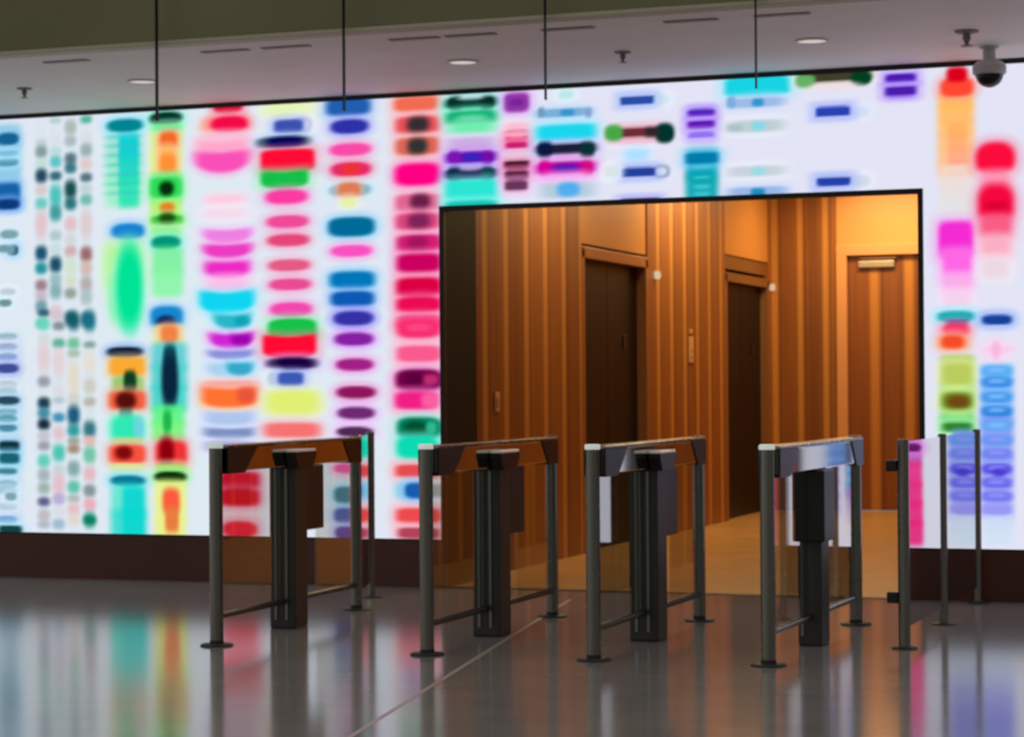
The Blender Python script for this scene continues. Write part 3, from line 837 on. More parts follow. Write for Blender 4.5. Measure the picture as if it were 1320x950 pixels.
-4212 2906 378 61 225 205 225 3 0.5 0 1 1
-4204 2954 315 63 110 42 52 5 0.25 0 1 1
-4366 2956 123 106 68 165 68 2.5 0.35 0 1 0
-4024 2940 131 130 0 50 42 2.4 0.25 0 1 0
-4109 2950 94 66 50 35 40 3 0.5 0 1 0
-4049 2696 118 88 150 165 185 2.5 0.25 0 1 1
-4049 2696 68 48 222 228 240 2.3 0.35 0 1 0
-4201 2698 223 61 34 62 152 8 0.12 0 1 1
-4380 2709 95 76 210 225 225 2.5 0.5 0 1 1
-4192 2513 252 30 25 25 85 6 0.2 0 1 1
-3777 3040 204 147 190 170 245 5 0.34 0 0.7 0
-3778 2931 204 146 190 180 240 5 0.34 0 0.7 0
-3782 3059 179 48 80 30 182 4 0.25 0 1 1
-3783 2983 179 54 92 20 178 4 0.25 0 1 1
-3783 2917 173 38 142 110 240 4 0.25 0 1 1
-3779 2729 213 200 0 150 182 5 0.34 0 0.9 0
-3781 2581 214 200 0 160 170 5 0.34 0 0.9 0
-3780 2770 216 75 0 122 168 5 0.25 0 1 1
-3780 2715 108 21 80 205 215 3 0.5 0 0.7 0
-3781 2648 108 21 80 205 215 3 0.5 0 0.7 0
-3781 2588 108 21 80 205 215 3 0.5 0 0.7 0
-3782 2543 108 21 80 205 215 3 0.5 0 0.7 0
-3417 3208 418 119 22 206 222 6 0.15 0 1 1
-3425 3105 364 62 155 182 226 4 0.35 0 1 1
-3413 3105 76 53 45 145 205 3 0.4 0 1 0
-3585 3113 61 74 120 170 215 3 0.4 0 1 0
-3426 2957 372 77 188 202 208 4 0.4 0 1 1
-3411 2956 91 59 135 212 226 3 0.4 0 1 0
-3563 2952 107 45 160 185 190 3 0.4 0 0.7 0
-3429 2673 371 65 196 206 214 4 0.4 0 1 1
-3414 2672 91 54 150 215 226 3 0.4 0 1 0
-3422 2545 372 60 150 180 226 4 0.35 0 1 1
-3418 2539 91 54 25 138 190 3 0.4 0 1 0
-2922 3244 444 73 60 60 40 5 0.2 0 1 1
-3108 3222 126 83 100 172 100 2.5 0.35 0 1 0
-2756 3223 132 90 0 62 32 2.4 0.25 0 1 0
-2922 3182 296 44 235 215 220 3 0.5 0 0.8 0
-2769 3014 118 64 205 218 240 2.5 0.3 0 1 1
-2936 3025 216 62 40 64 176 8 0.12 0 1 1
-2766 2585 117 73 205 215 228 2.5 0.3 0 1 1
-2935 2591 213 55 34 64 166 8 0.12 0 1 1
-2512 3189 182 90 185 165 240 5 0.34 0 0.9 0
-2512 3122 181 90 185 165 240 5 0.34 0 0.9 0
-2512 3210 188 52 70 20 172 5 0.25 0 1 1
-2513 3129 192 61 76 26 172 5 0.25 0 1 1
-2176 3058 216 112 255 182 80 5 0.34 0 0.9 0
-2177 2975 216 112 254 183 92 5 0.34 0 0.9 0
-2177 2892 217 112 253 185 104 5 0.34 0 0.9 0
-2178 2809 217 112 252 186 116 5 0.34 0 0.9 0
-2179 2726 216 112 251 188 128 5 0.34 0 0.9 0
-2180 2643 216 112 250 190 140 5 0.34 0 0.9 0
-2168 2871 113 104 255 170 90 5 0.34 0 0.7 0
-2169 2794 112 104 255 166 106 5 0.34 0 0.7 0
-2170 2717 113 104 255 163 123 5 0.34 0 0.7 0
-2170 2640 113 104 255 160 140 5 0.34 0 0.7 0
-2180 2614 198 96 236 215 205 5 0.34 0 0.8 0
-2181 2543 198 96 232 217 210 5 0.34 0 0.8 0
-2181 2472 197 95 228 219 216 5 0.34 0 0.8 0
-2182 2400 198 96 224 222 222 5 0.34 0 0.8 0
-2168 3135 202 114 250 70 48 3 0.25 0 1 1
-2167 3214 128 94 216 0 26 3 0.35 0 1 0
-2181 2203 214 229 240 42 206 5 0.22 0 1 1
-2176 2042 174 175 250 100 224 5 0.35 0 1 1
-2177 1927 174 108 246 170 228 5 0.4 0 1 1
-2178 1840 160 81 240 205 232 5 0.5 0 1 1
-2187 1735 225 69 30 168 180 3 0.25 0 1 1
-2180 1697 131 43 60 50 130 3 0.4 0 1 0
-2188 1652 160 75 246 48 90 3 0.35 0 1 1
-2205 1577 180 92 250 140 90 3 0.4 0 1 1
-2208 1580 131 76 240 75 40 3 0.35 0 1 0
-2181 1451 207 102 170 198 92 5 0.34 0 0.9 0
-2182 1375 207 102 156 200 95 5 0.34 0 0.9 0
-2182 1299 207 102 142 203 99 5 0.34 0 0.9 0
-2183 1223 207 103 128 206 102 5 0.34 0 0.9 0
-2184 1148 207 102 114 209 106 5 0.34 0 0.9 0
-2184 1072 207 102 100 212 110 5 0.34 0 0.9 0
-2182 1384 179 131 175 190 70 4 0.4 0 0.7 1
-2184 1220 190 108 110 130 30 3 0.35 0 1 1
-2179 1215 130 72 110 70 20 2.6 0.45 0 1 0
-2185 1061 179 56 50 128 50 4 0.35 0 1 1
-2152 994 131 107 105 150 220 5 0.34 0 0.9 0
-2153 915 132 108 106 157 220 5 0.34 0 0.9 0
-2154 836 131 107 107 165 220 5 0.34 0 0.9 0
-2154 756 131 107 108 172 220 5 0.34 0 0.9 0
-2155 677 132 107 110 180 220 5 0.34 0 0.9 0
-2155 648 122 99 165 130 205 5 0.34 0 0.9 0
-2156 574 122 99 186 158 208 5 0.34 0 0.9 0
-2157 501 122 99 207 186 211 5 0.34 0 0.9 0
-2157 428 122 98 228 215 215 5 0.34 0 0.9 0
-2153 969 105 29 70 120 200 4 0.5 0 0.6 0
-2154 900 104 29 70 120 200 4 0.5 0 0.6 0
-2155 834 104 30 70 120 200 4 0.5 0 0.6 0
-2155 768 104 29 70 120 200 4 0.5 0 0.6 0
-2156 703 104 29 70 120 200 4 0.5 0 0.6 0
-1941 2689 235 201 246 12 60 2.4 0.24 0 1 1
-1943 2558 159 81 250 150 178 4 0.5 0 1 1
-1940 2410 214 249 240 8 60 2.8 0.3 0 1 1
-1940 2404 132 53 205 0 50 3 0.5 0 0.7 0
-1941 2263 185 120 245 90 130 4 0.4 0 1 1
-1942 2143 171 134 246 170 190 4 0.5 0 1 1
-1950 2023 158 121 232 212 222 4 0.5 0 1 1
-1940 1711 180 61 20 62 152 3.4 0.25 0 1 1
-1938 1528 178 43 250 192 226 2 0.5 0 1 1
-1946 1528 58 101 246 180 220 2 0.5 0 1 1
-1943 1386 195 116 110 180 245 5 0.34 0 0.9 0
-1944 1301 195 115 113 178 245 5 0.34 0 0.9 0
-1945 1215 195 116 116 176 245 5 0.34 0 0.9 0
-1945 1129 195 116 120 175 245 5 0.34 0 0.9 0
-1946 1051 195 159 125 150 242 5 0.34 0 0.9 0
-1947 933 195 158 133 152 242 5 0.34 0 0.9 0
-1948 815 195 159 142 155 242 5 0.34 0 0.9 0
-1949 698 195 158 151 157 242 5 0.34 0 0.9 0
-1950 580 195 159 160 160 242 5 0.34 0 0.9 0
-1942 514 176 84 200 212 242 5 0.34 0 0.9 0
-1942 451 177 84 202 217 241 5 0.34 0 0.9 0
-1943 388 176 85 205 222 240 5 0.34 0 0.9 0
-1944 1399 184 65 90 170 240 3 0.3 0 1 0
-1944 1405 97 26 130 190 250 3 0.5 0 0.7 0
-1944 1332 183 65 60 140 225 3 0.3 0 1 0
-1944 1338 97 26 130 190 250 3 0.5 0 0.7 0
-1945 1240 184 66 70 150 230 3 0.3 0 1 0
-1945 1247 97 26 130 190 250 3 0.5 0 0.7 0
-1946 1155 184 66 50 130 220 3 0.3 0 1 0
-1946 1162 96 26 130 190 250 3 0.5 0 0.7 0
-1947 1067 184 66 100 165 235 3 0.3 0 1 0
-1947 1073 97 27 130 190 250 3 0.5 0 0.7 0
-1947 979 184 65 100 150 235 3 0.3 0 1 0
-1947 985 97 26 150 150 245 3 0.5 0 0.7 0
-1948 897 183 66 110 130 235 3 0.3 0 1 0
-1948 904 97 26 150 150 245 3 0.5 0 0.7 0
-1949 806 184 65 90 80 222 3 0.3 0 1 0
-1949 812 96 26 150 150 245 3 0.5 0 0.7 0
-1950 721 184 65 105 105 230 3 0.3 0 1 0
-1950 727 97 26 150 150 245 3 0.5 0 0.7 0
-1951 639 184 66 115 120 235 3 0.3 0 1 0
-1951 646 97 26 150 150 245 3 0.5 0 0.7 0
-1951 557 183 65 150 150 240 3 0.3 0 1 0
-1951 564 97 26 150 150 245 3 0.5 0 0.7 0
-1936 786 81 49 72 60 205 2.5 0.5 0 1 0
-1633 984 109 84 190 120 200 5 0.34 0 0.9 0
-1634 922 110 84 190 105 190 5 0.34 0 0.9 0
-1635 860 110 84 190 90 180 5 0.34 0 0.9 0
-1635 769 109 161 245 50 140 5 0.34 0 0.9 0
-1637 650 109 161 245 46 136 5 0.34 0 0.9 0
-1638 531 110 161 245 43 133 5 0.34 0 0.9 0
-1639 412 110 161 246 40 130 5 0.34 0 0.9 0
-1634 934 101 49 110 20 110 3 0.25 0 1 1
-1621 2851 118 213 120 220 160 5 0.34 0 0.9 0
-1622 2694 119 213 111 211 168 5 0.34 0 0.9 0
-1624 2536 119 212 102 202 177 5 0.34 0 0.9 0
-1625 2378 119 213 94 194 185 5 0.34 0 0.9 0
-1627 2221 119 213 85 185 194 5 0.34 0 0.9 0
-1628 2063 119 212 77 177 202 5 0.34 0 0.9 0
-1630 1905 119 213 68 168 211 5 0.34 0 0.9 0
-1631 1748 119 213 60 160 220 5 0.34 0 0.9 0
-1315 2582 198 275 250 160 90 5 0.34 0 0.9 0
-1317 2378 198 275 247 148 93 5 0.34 0 0.9 0
-1318 2174 198 275 245 137 96 5 0.34 0 0.9 0
-1320 1970 198 275 243 126 100 5 0.34 0 0.9 0
-1322 1766 199 275 241 115 103 5 0.34 0 0.9 0
-1324 1562 198 276 238 104 106 5 0.34 0 0.9 0
-1326 1358 198 275 236 93 110 5 0.34 0 0.9 0
-1328 1154 198 275 234 82 113 5 0.34 0 0.9 0
-1330 951 198 275 232 71 116 5 0.34 0 0.9 0
-1332 747 198 275 230 60 120 5 0.34 0 0.9 0
-956 2740 195 304 60 170 220 5 0.34 0 0.9 0
-958 2514 195 303 65 157 216 5 0.34 0 0.9 0
-960 2289 195 303 71 145 213 5 0.34 0 0.9 0
-963 2064 194 303 76 133 210 5 0.34 0 0.9 0
-965 1839 194 303 82 121 206 5 0.34 0 0.9 0
-967 1614 194 303 87 108 203 5 0.34 0 0.9 0
-969 1390 194 303 93 96 200 5 0.34 0 0.9 0
-971 1165 195 303 98 84 196 5 0.34 0 0.9 0
-973 940 195 304 104 72 193 5 0.34 0 0.9 0
-975 715 195 304 110 60 190 5 0.34 0 0.9 0
-9283 3000 287 362 110 200 190 5 0.34 0 0.9 0
-9285 2732 288 362 104 194 190 5 0.34 0 0.9 0
-9286 2464 287 362 98 188 190 5 0.34 0 0.9 0
-9288 2196 287 362 93 183 190 5 0.34 0 0.9 0
-9289 1928 287 362 87 177 190 5 0.34 0 0.9 0
-9291 1660 287 361 82 172 190 5 0.34 0 0.9 0
-9293 1393 287 361 76 166 190 5 0.34 0 0.9 0
-9294 1125 287 362 71 161 190 5 0.34 0 0.9 0
-9296 857 287 361 65 155 190 5 0.34 0 0.9 0
-9298 590 287 362 60 150 190 5 0.34 0 0.9 0
-9745 2901 266 381 240 120 150 5 0.34 0 0.9 0
-9747 2619 266 380 241 127 141 5 0.34 0 0.9 0
-9748 2337 266 380 242 134 132 5 0.34 0 0.9 0
-9750 2055 266 380 244 141 124 5 0.34 0 0.9 0
-9752 1774 266 380 245 148 115 5 0.34 0 0.9 0
-9753 1492 266 380 247 155 107 5 0.34 0 0.9 0
-9755 1211 266 380 248 162 98 5 0.34 0 0.9 0
-9757 929 266 380 250 170 90 5 0.34 0 0.9 0
"""
wall_root = thing('video_wall', 'wide glowing video wall of coloured bands and dots around the lobby opening', 'video wall', (0, D, 0))

def grid_axis(lo, hi, step, cuts):
    pts = [lo] + sorted(cuts) + [hi]
    out = []
    for a, b in zip(pts, pts[1:]):
        n = max(1, round((b - a) / step))
        out += [a + (b - a) * i / n for i in range(n)]
    return np.array(out + [hi])

gx = grid_axis(XL, XR, 0.0135, [OX0 - 0.02, OX1 + 0.02])
gz = grid_axis(SZ0, SZ1, 0.0135, [OZ + 0.02])
GX, GZ = np.meshgrid(gx, gz)
nx, nz_ = len(gx), len(gz)
img = np.empty(GX.shape + (3,))
img[:] = (222, 223, 240)

def lane_blobs():
    for row in BLOBS.strip().split('\n'):
        f = row.split()
        c = np.array([float(v) for v in f[4:7]])
        yield [float(v) / 1000 for v in f[:4]] + [c] + [float(v) for v in f[7:11]] + [int(f[11])]

def stamp(cx, cz, w, h, c, pw, soft, k, a):
    m = 1.0 + soft
    xi0, xi1 = np.searchsorted(gx, [cx - w / 2 * m, cx + w / 2 * m])
    zi0, zi1 = np.searchsorted(gz, [cz - h / 2 * m - abs(k) * h, cz + h / 2 * m + abs(k) * h])
    if xi1 <= xi0 or zi1 <= zi0: return
    u = (GX[zi0:zi1, xi0:xi1] - cx) / (w / 2)
    v = (GZ[zi0:zi1, xi0:xi1] - cz) / (h / 2) - 2 * k * (u * u - 0.4)
    d = (np.abs(u) ** pw + np.abs(v) ** pw) ** (1 / pw)
    t = np.clip((1 + soft - d) / (2 * soft), 0, 1)
    t = (t * t * (3 - 2 * t) * a)[..., None]
    img[zi0:zi1, xi0:xi1] = img[zi0:zi1, xi0:xi1] * (1 - t) + c * t

for cx, cz, w, h, c, pw, soft, k, a, halo in lane_blobs():
    if halo:   # soft glow of the band's own hue around it
        mxc = c.max() or 1
        hue = np.clip(c / mxc * 255, 0, 255)
        glow = hue * 0.5 + np.array((235, 232, 244)) * 0.5
        stamp(cx, cz, w + 0.085, h + 0.07, glow, max(2.4, pw * 0.8), 0.3, k * h / (h + 0.07), 0.5)
    stamp(cx, cz, w, h, c, pw, soft, k, a)

s = np.clip(img, 0, 255) / 255
linimg = np.where(s <= 0.04045, s / 12.92, ((s + 0.055) / 1.055) ** 2.4)

verts = np.stack([GX, np.zeros_like(GX), GZ], -1).reshape(-1, 3)
ii, jj = np.meshgrid(np.arange(nx - 1), np.arange(nz_ - 1))
cxm = (gx[ii] + gx[ii + 1]) / 2; czm = (gz[jj] + gz[jj + 1]) / 2
keep = ~((cxm > OX0 - 0.02) & (cxm < OX1 + 0.02) & (czm < OZ + 0.02))
q = np.stack([jj * nx + ii, jj * nx + ii + 1, (jj + 1) * nx + ii + 1, (jj + 1) * nx + ii], -1)[keep]
me = bpy.data.meshes.new('screen')
me.from_pydata(verts.tolist(), [], q.tolist())
attr = me.color_attributes.new('picture', 'FLOAT_COLOR', 'POINT')
flat = np.concatenate([linimg.reshape(-1, 3), np.ones((nx * nz_, 1))], 1).astype(np.float32).ravel()
attr.data.foreach_set('color', flat)
M_screen, nt, out = new_mat('lit screen')
at = nt.nodes.new('ShaderNodeAttribute'); at.attribute_name = 'picture'
em = nt.nodes.new('ShaderNodeEmission'); em.inputs[1].default_value = 1.05
nt.links.new(at.outputs['Color'], em.inputs[0]); nt.links.new(em.outputs[0], out.inputs[0])
me.materials.append(M_screen)
so = bpy.data.objects.new('screen', me); COL.objects.link(so); so.parent = wall_root

bm = NB()
box(bm, XL, XR, -0.02, 0.03, SZ1, SOF)                             # along the top
box(bm, XL, OX0 - 0.02, -0.006, 0.02, SZ0 - 0.012, SZ0)            # lower edges
box(bm, OX1 + 0.02, XR, -0.006, 0.02, SZ0 - 0.012, SZ0)
box(bm, OX0 - 0.02, OX0 + 0.012, -0.015, 0.03, 0.0, OZ + 0.02)     # round the opening
box(bm, OX1 - 0.012, OX1 + 0.02, -0.015, 0.03, 0.0, OZ + 0.02)
box(bm, OX0 + 0.012, OX1 - 0.012, -0.015, 0.03, OZ - 0.012, OZ + 0.02)
obj('frame', bm, M_screen_frame, wall_root)

# ------------------------------------------------------------------ turnstiles
HT, LEN = 1.035, 1.93
def make_turnstile(mirrored=False):
    t = thing('turnstile', '', 'turnstile', group='row of steel turnstiles')
    for y in (0.0, LEN):
        bm = NB(); lathe(bm, [(0, 0.004), (0.035, 0.004), (0.035, HT - 0.012), (0.0, HT - 0.012)], 0, y)
        po = obj('post', bm, M_steel, t, True)
        bm = NB(); lathe(bm, [(0, HT - 0.016), (0.038, HT - 0.016), (0.038, HT + 0.004), (0.033, HT + 0.009), (0, HT + 0.009)], 0, y)
        obj('post_cap', bm, M_cap_glow if y == 0 else M_steel, po, True)
        bm = NB(); lathe(bm, [(0, 0.0), (0.085, 0.0), (0.085, 0.006), (0.078, 0.011), (0.036, 0.012), (0.036, 0.03), (0, 0.03)], 0, y)
        obj('base_flange', bm, M_flange, po, True)
    # the long head between the posts
    bm = NB(); box(bm, -0.05, 0.05, 0.036, LEN - 0.036, 0.895, 1.02, 0.006)
    hd = obj('head', bm, M_polish, t)
    bm = NB(); box(bm, -0.056, 0.056, 0.036, LEN - 0.036, 1.02, HT, 0.004)
    obj('head_cover', bm, M_steel, hd)
    bm = NB(); prism(bm, [(0.036, 1.018), (0.036, 0.885), (0.24, 0.885), (0.40, 1.018)], -0.056, 0.056)
    obj('sensor_cover', bm, M_black, t)
    bm = NB(); prism(bm, [(LEN - 0.036, 1.018), (LEN - 0.036, 0.885), (LEN - 0.20, 0.885), (LEN - 0.32, 1.018)], -0.056, 0.056)
    obj('sensor_cover', bm, M_black, t)
    # column on the floor
    hx = 0.062 if mirrored else 0.078
    bm = NB(); box(bm, -hx, hx, 0.84, 1.02, 0.0, 0.893, 0.01)
    co = obj('pedestal', bm, M_column, t)
    bm = NB(); box(bm, -0.045, -0.03, 0.832, 0.84, 0.05, 0.88)
    if not mirrored: box(bm, 0.02, 0.034, 0.832, 0.84, 0.05, 0.88)
    obj('edge_strip', bm, M_steel, co)
    # casing that hides the folding barrier
    bm = NB()
    if mirrored: box(bm, -0.066, 0.088, 0.80, 1.05, 0.53, 0.893, 0.008)
    else: box(bm, -0.055, 0.055, 1.02, 1.31, 0.53, 0.893, 0.008)
    obj('motor_casing', bm, M_box, t)
    # reader tray on the lane side
    if not mirrored:
        bm = NB()
        prism(bm, [(0.76, 0.975), (0.76, 0.95), (0.80, 0.89), (1.0, 0.89), (1.05, 0.95), (1.05, 0.975)], 0.057, 0.12)
        reader = obj('card_reader', bm, M_black, t)
        bm = NB(); box(bm, 0.057, 0.122, 0.765, 1.04, 0.976, 0.99, 0.004)
        obj('reader_top', bm, M_tray, reader)
    # clear infill, front and rear
    bm = NB(); box(bm, -0.005, 0.005, 0.036, 0.80 if mirrored else 0.84, 0.17, 0.894)
    obj('glass_panel', bm, M_glass, t)
    bm = NB(); box(bm, -0.005, 0.005, 1.05 if mirrored else 1.31, LEN - 0.036, 0.17, 0.894)
    obj('glass_panel', bm, M_glass, t)
    bm = NB(); rod(bm, (0, 0.03, 0.15), (0, 0.842, 0.15), 0.017); rod(bm, (0, 1.018, 0.15), (0, LEN - 0.03, 0.15), 0.017)
    obj('lower_rail', bm, M_steel if mirrored else M_column, t, True)
    return t

spots = [((-5.447, 10.40), (-5.522, 12.34), 'leftmost steel turnstile, standing before the video wall left of the doorway'),
         ((-4.250, 10.34), (-4.262, 12.27), 'second steel turnstile from the left, its front post against the doorway edge'),
         ((-3.388, 10.36), (-3.392, 12.29), 'third steel turnstile from the left, in front of the two lift doors'),
         ((-2.535, 10.40), (-2.510, 12.30), 'rightmost steel turnstile, its glass and head mirroring the bright screen')]
proto = make_turnstile()
for i, (f, r, lab) in enumerate(spots):
    o = proto if i == 0 else make_turnstile(True) if i == 3 else dup(proto)
    o.location = (f[0], f[1], 0)
    o.rotation_euler = (0, 0, math.atan2(-(r[0] - f[0]), r[1] - f[1]))
    o['label'] = lab

# ------------------------------------------------------------------ glass railings
def rail_post(root, x, y, r=0.026, h=1.05):
    bm = NB(); lathe(bm, [(0, 0.003), (r, 0.003), (r, h - 0.006), (r - 0.005, h), (0, h)], x, y)
    po = obj('post', bm, M_steel, root, True)
    bm = NB(); lathe(bm, [(0, 0), (0.065, 0), (0.065, 0.006), (0.058, 0.01), (r, 0.012), (0, 0.012)], x, y)
    obj('base_flange', bm, M_flange, po, True)
    return po
rr = thing('glass_railing', 'glass railing on three slim dark posts right of the doorway', 'railing', (-2.05, 11.27, 0))
ys = [0.0, 1.19, 2.45]
for k, y in enumerate(ys):
    po = rail_post(rr, 0, y, 0.03 if k == 0 else 0.024)
    if k == 0:
        for z in (0.255, 0.915):
            bm = NB(); box(bm, -0.085, -0.028, -0.022, 0.022, z - 0.028, z + 0.028, 0.006)
            obj('hinge_bracket', bm, M_black, po)
for a, b in zip(ys, ys[1:]):
    bm = NB(); box(bm, -0.005, 0.005, a + 0.03, b - 0.025, 0.10, 1.035)
    obj('glass_panel', bm, M_glass, rr)
lr = thing('glass_railing', 'short glass railing with one dark post behind the leftmost turnstile', 'railing', (-5.76, 13.09, 0), math.atan2(0.21, -0.66) + math.pi/2)
lr.rotation_euler = (0, 0, 0)
rail_post(lr, 0, 0, 0.026)
bm = NB(); box(bm, -0.005, 0.005, -0.62, -0.028, 0.10, 1.035)
pane = obj('glass_panel', bm, M_glass, lr)
pane.rotation_euler = (0, 0, math.atan2(0.21, 0.66))

# ------------------------------------------------------------------ things on the soffit
down = [(-7.13, 'leftmost of the three small downlights in the soffit'),
        (-4.94, 'middle one of the three small downlights in the soffit'),
        (-2.80, 'rightmost of the three small downlights in the soffit')]
for i, (x, lab) in enumerate(down):
    if i == 0:
        p0 = thing('downlight', '', 'ceiling light', group='downlights in the soffit')
        bm = NB(); lathe(bm, [(0.085, 0.0), (0.098, -0.004), (0.098, -0.008), (0.085, -0.010), (0.078, -0.004)])
        obj('trim_ring', bm, M_soffit, p0, True)
        bm = NB(); lathe(bm, [(0, -0.005), (0.08, -0.005), (0.08, -0.002), (0, -0.002)])
        obj('lens', bm, M_lamp, p0, True)
        o = p0
    else:
        o = dup(p0)
    o.location = (x, 12.65, SOF); o['label'] = lab

spr = [(-8.0, 'small sprinkler head in the soffit above the left end of the screen'),
       (-3.93, 'small sprinkler head in the soffit above the middle of the screen'),
       (-1.925, 'larger sprinkler head in the soffit beside the dome camera')]
for i, (x, lab) in enumerate(spr):
    if i == 0:
        p0 = thing('sprinkler', '', 'sprinkler', group='sprinklers in the soffit')
        bm = NB(); lathe(bm, [(0, 0), (0.05, 0), (0.05, -0.006), (0.03, -0.012), (0, -0.012)])
        obj('cover_plate', bm, M_slot, p0, True)
        bm = NB(); lathe(bm, [(0, -0.012), (0.014, -0.012), (0.018, -0.03), (0.009, -0.05), (0.008, -0.058), (0.024, -0.06), (0.024, -0.064), (0, -0.064)])
        obj('nozzle', bm, M_slot, p0, True)
        o = p0
    else:
        o = dup(p0)
    o.location = (x, 12.65, SOF); o['label'] = lab
    if i == 2: o.scale = (1.35, 1.35, 1.35)

sx = [-8.35, -7.11, -6.05, -5.66, -4.86, -4.52, -3.95, -3.25, -2.75]
place = ['at the far left end of the row', 'left of the first hanging rod', 'just right of the first hanging rod', 'midway between first and second rods',
         'just right of the second rod', 'midway between second and third rods', 'at the third hanging rod', 'midway between third and fourth rods', 'at the fourth hanging rod']
slot0 = None
for x, pl in zip(sx, place):
    if slot0 is None:
        bm = NB(); box(bm, -0.15, 0.15, -0.03, 0.03, -0.006, 0.0, 0.002)
        slot0 = o = obj('air_slot', bm, M_slot)
    else:
        o = slot0.copy(); COL.objects.link(o)
    o.location = (x, 11.70, SOF)
    tag(o, 'slim grey air slot in the soffit edge, ' + pl, 'air vent', 'air slots along the soffit edge')

fx = [(-6.283, 'leftmost of the four thin dark rods hanging before the soffit'), (-5.119, 'second from the left of the thin dark rods hanging before the soffit'),
      (-3.945, 'third from the left of the thin dark rods hanging before the soffit'), (-2.797, 'rightmost and faintest thin rod hanging before the soffit')]
fin0 = None
for x, lab in fx:
    if fin0 is None:
        bm = NB(); box(bm, -0.003, 0.003, -0.015, 0.015, 2.85, 4.6, 0.002)
        fin0 = o = obj('hanging_rod', bm, M_dark)
    else:
        o = fin0.copy(); COL.objects.link(o)
    o.location = (x, 11.31, 0)
    tag(o, lab, 'hanging rod', 'rods hanging before the soffit')

dc = thing('dome_camera', 'grey dome security camera hanging at the top right corner of the screen', 'security camera', (-1.893, 13.29, SOF))
bm = NB(); lathe(bm, [(0, 0), (0.055, 0), (0.055, -0.012), (0.037, -0.016), (0.037, -0.085), (0, -0.085)])
obj('stem', bm, M_cam_body, dc, True)
bm = NB(); lathe(bm, [(0.037, -0.075), (0.075, -0.09), (0.098, -0.115), (0.098, -0.155), (0.088, -0.165), (0, -0.165)])
obj('housing', bm, M_cam_body, dc, True)
bm = NB(); lathe(bm, [(0.082, -0.160)] + [(0.082 * math.cos(a), -0.160 - 0.080 * math.sin(a)) for a in [math.pi / 2 * k / 8 for k in range(1, 8)]] + [(0, -0.240)])
obj('dome', bm, M_cam_dome, dc, True)

# ------------------------------------------------------------------ small fittings in the lobby
bm = NB(); rod(bm, (0, 0, 0), (0.04, 0, 0), 0.036, 20)
o = obj('lift_lantern', bm, M_lantern, None, True); o.location = (LW, 19.0, 2.30)
tag(o, 'small pale lantern on the wood wall right of the nearer lift', 'lift lantern', 'lift lanterns')
o2 = o.copy(); COL.objects.link(o2); o2.location = (LW, 23.29, 2.36)
tag(o2, 'small pale lantern at the far corner right of the farther lift', 'lift lantern', 'lift lanterns')
cp = thing('call_panel', 'slim pale call panel on the wood wall between the two lifts', 'call panel', (LW, 20.12, 1.69))
obj('plate', box(NB(), 0, 0.014, -0.07, 0.07, -0.15, 0.09, 0.004), M_plate, cp)
for z in (-0.03, -0.09):
    bm = NB(); rod(bm, (0.012, 0, z), (0.02, 0, z), 0.02, 16)
    obj('button', bm, M_grey_metal, cp, True)
bm = NB(); box(bm, 0, 0.012, -0.045, 0.045, 0.12, 0.16, 0.003)
obj('indicator', bm, M_plate, cp)
sw = thing('wall_switch', 'small pale switch plate on the wood wall left of the nearer lift', 'switch', (LW, 15.0, 1.22))
obj('plate', box(NB(), 0, 0.01, -0.045, 0.045, -0.07, 0.07, 0.003), M_plate, sw)
obj('rocker', box(NB(), 0.01, 0.017, -0.015, 0.015, -0.03, 0.03, 0.002), M_frame_wood, sw)

# ------------------------------------------------------------------ light
w = bpy.data.worlds.new('world'); scene.world = w; w.use_nodes = True
bg = w.node_tree.nodes['Background']
wt = w.node_tree
wtc = wt.nodes.new('ShaderNodeTexCoord'); wsp = wt.nodes.new('ShaderNodeSeparateXYZ')
wt.links.new(wtc.outputs['Generated'], wsp.inputs[0])
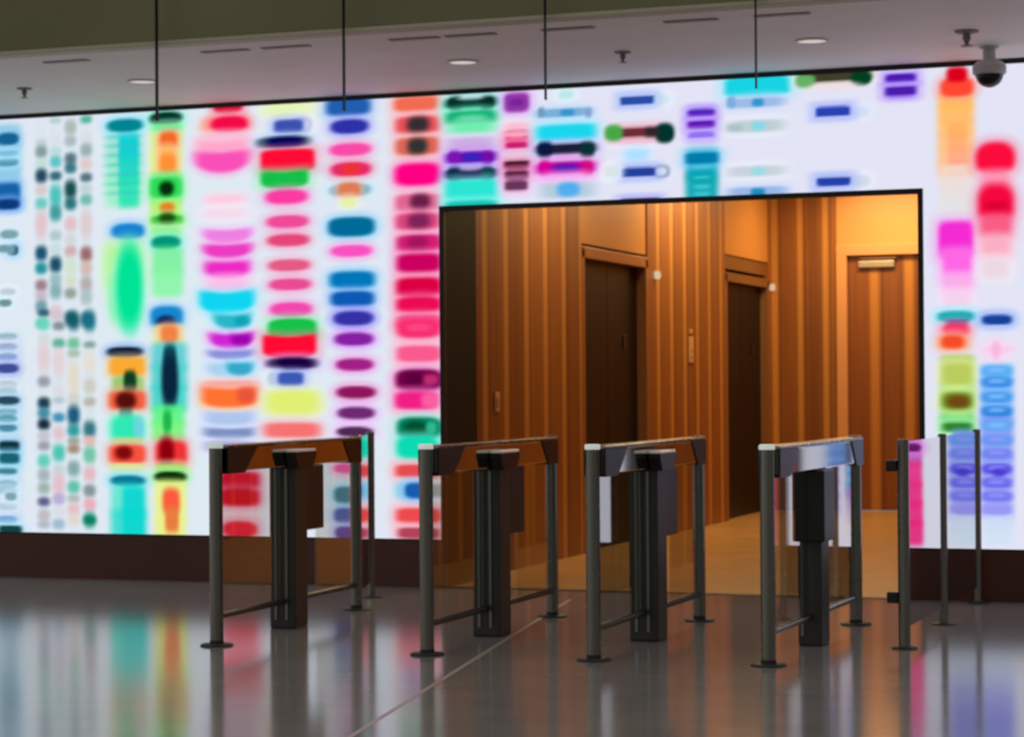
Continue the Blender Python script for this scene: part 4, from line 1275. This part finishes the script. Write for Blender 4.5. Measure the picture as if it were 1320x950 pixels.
# ambient fill, made paler high up and to the left to round the posts
wz = wt.nodes.new('ShaderNodeMapRange'); wz.inputs['From Min'].default_value = 0.0; wz.inputs['From Max'].default_value = 0.8
wz.inputs['To Min'].default_value = 0.13; wz.inputs['To Max'].default_value = 0.3
wt.links.new(wsp.outputs[2], wz.inputs['Value'])
wx = wt.nodes.new('ShaderNodeMapRange'); wx.inputs['From Min'].default_value = -1.0; wx.inputs['From Max'].default_value = 0.5
wx.inputs['To Min'].default_value = 0.26; wx.inputs['To Max'].default_value = 0.0
wt.links.new(wsp.outputs[0], wx.inputs['Value'])
wa = wt.nodes.new('ShaderNodeMath'); wa.operation = 'ADD'
wt.links.new(wz.outputs[0], wa.inputs[0]); wt.links.new(wx.outputs[0], wa.inputs[1])
wt.links.new(wa.outputs[0], bg.inputs[1])
bg.inputs[0].default_value = (1.0, 0.97, 0.9, 1)

def area(name, loc, rot, sx, sy, power, color):
    l = bpy.data.lights.new(name, 'AREA'); l.shape = 'RECTANGLE'; l.size = sx; l.size_y = sy
    l.energy = power; l.color = color
    o = bpy.data.objects.new(name, l); COL.objects.link(o)
    o.location = loc; o.rotation_euler = rot
    return o
warm = (1.0, 0.74, 0.36)
area('lobby_lamp', (-4.95, 16.0, LTOP - 0.03), (0, 0, 0), 0.5, 1.2, 42, warm)
area('lobby_lamp', (-4.95, 19.6, LTOP - 0.03), (0, 0, 0), 0.5, 1.6, 62, warm)
area('lobby_lamp', (-4.3, 22.5, LTOP - 0.03), (0, 0, 0), 1.2, 0.5, 62, warm)

# ------------------------------------------------------------------ camera
cam = bpy.data.cameras.new('camera')
cam.sensor_width = 36.0
cam.lens = 2904.0 / 1320.0 * 36.0
cam.clip_end = 200
cam.dof.use_dof = True
cam.dof.focus_distance = 5.0
cam.dof.aperture_fstop = 9.0
co = bpy.data.objects.new('camera', cam); COL.objects.link(co)
R = Matrix([[0.938829, 0.344306, -0.007345], [-0.009839, 0.005496, -0.999936], [-0.344244, 0.938841, 0.008547]])      # columns: wall direction, depth direction, up
# rows of the camera matrix in the world: right, up, backward
right = Vector((R[0][0], R[0][1], R[0][2])); downv = Vector((R[1][0], R[1][1], R[1][2])); fwd = Vector((R[2][0], R[2][1], R[2][2]))
mw = Matrix.Identity(4)
for i in range(3):
    mw[i][0] = right[i]; mw[i][1] = -downv[i]; mw[i][2] = -fwd[i]
mw[2][3] = 1.32
co.matrix_world = mw
scene.camera = co

scene.view_settings.view_transform = 'Standard'
scene.view_settings.look = 'None'
scene.view_settings.exposure = 0
scene.view_settings.gamma = 1
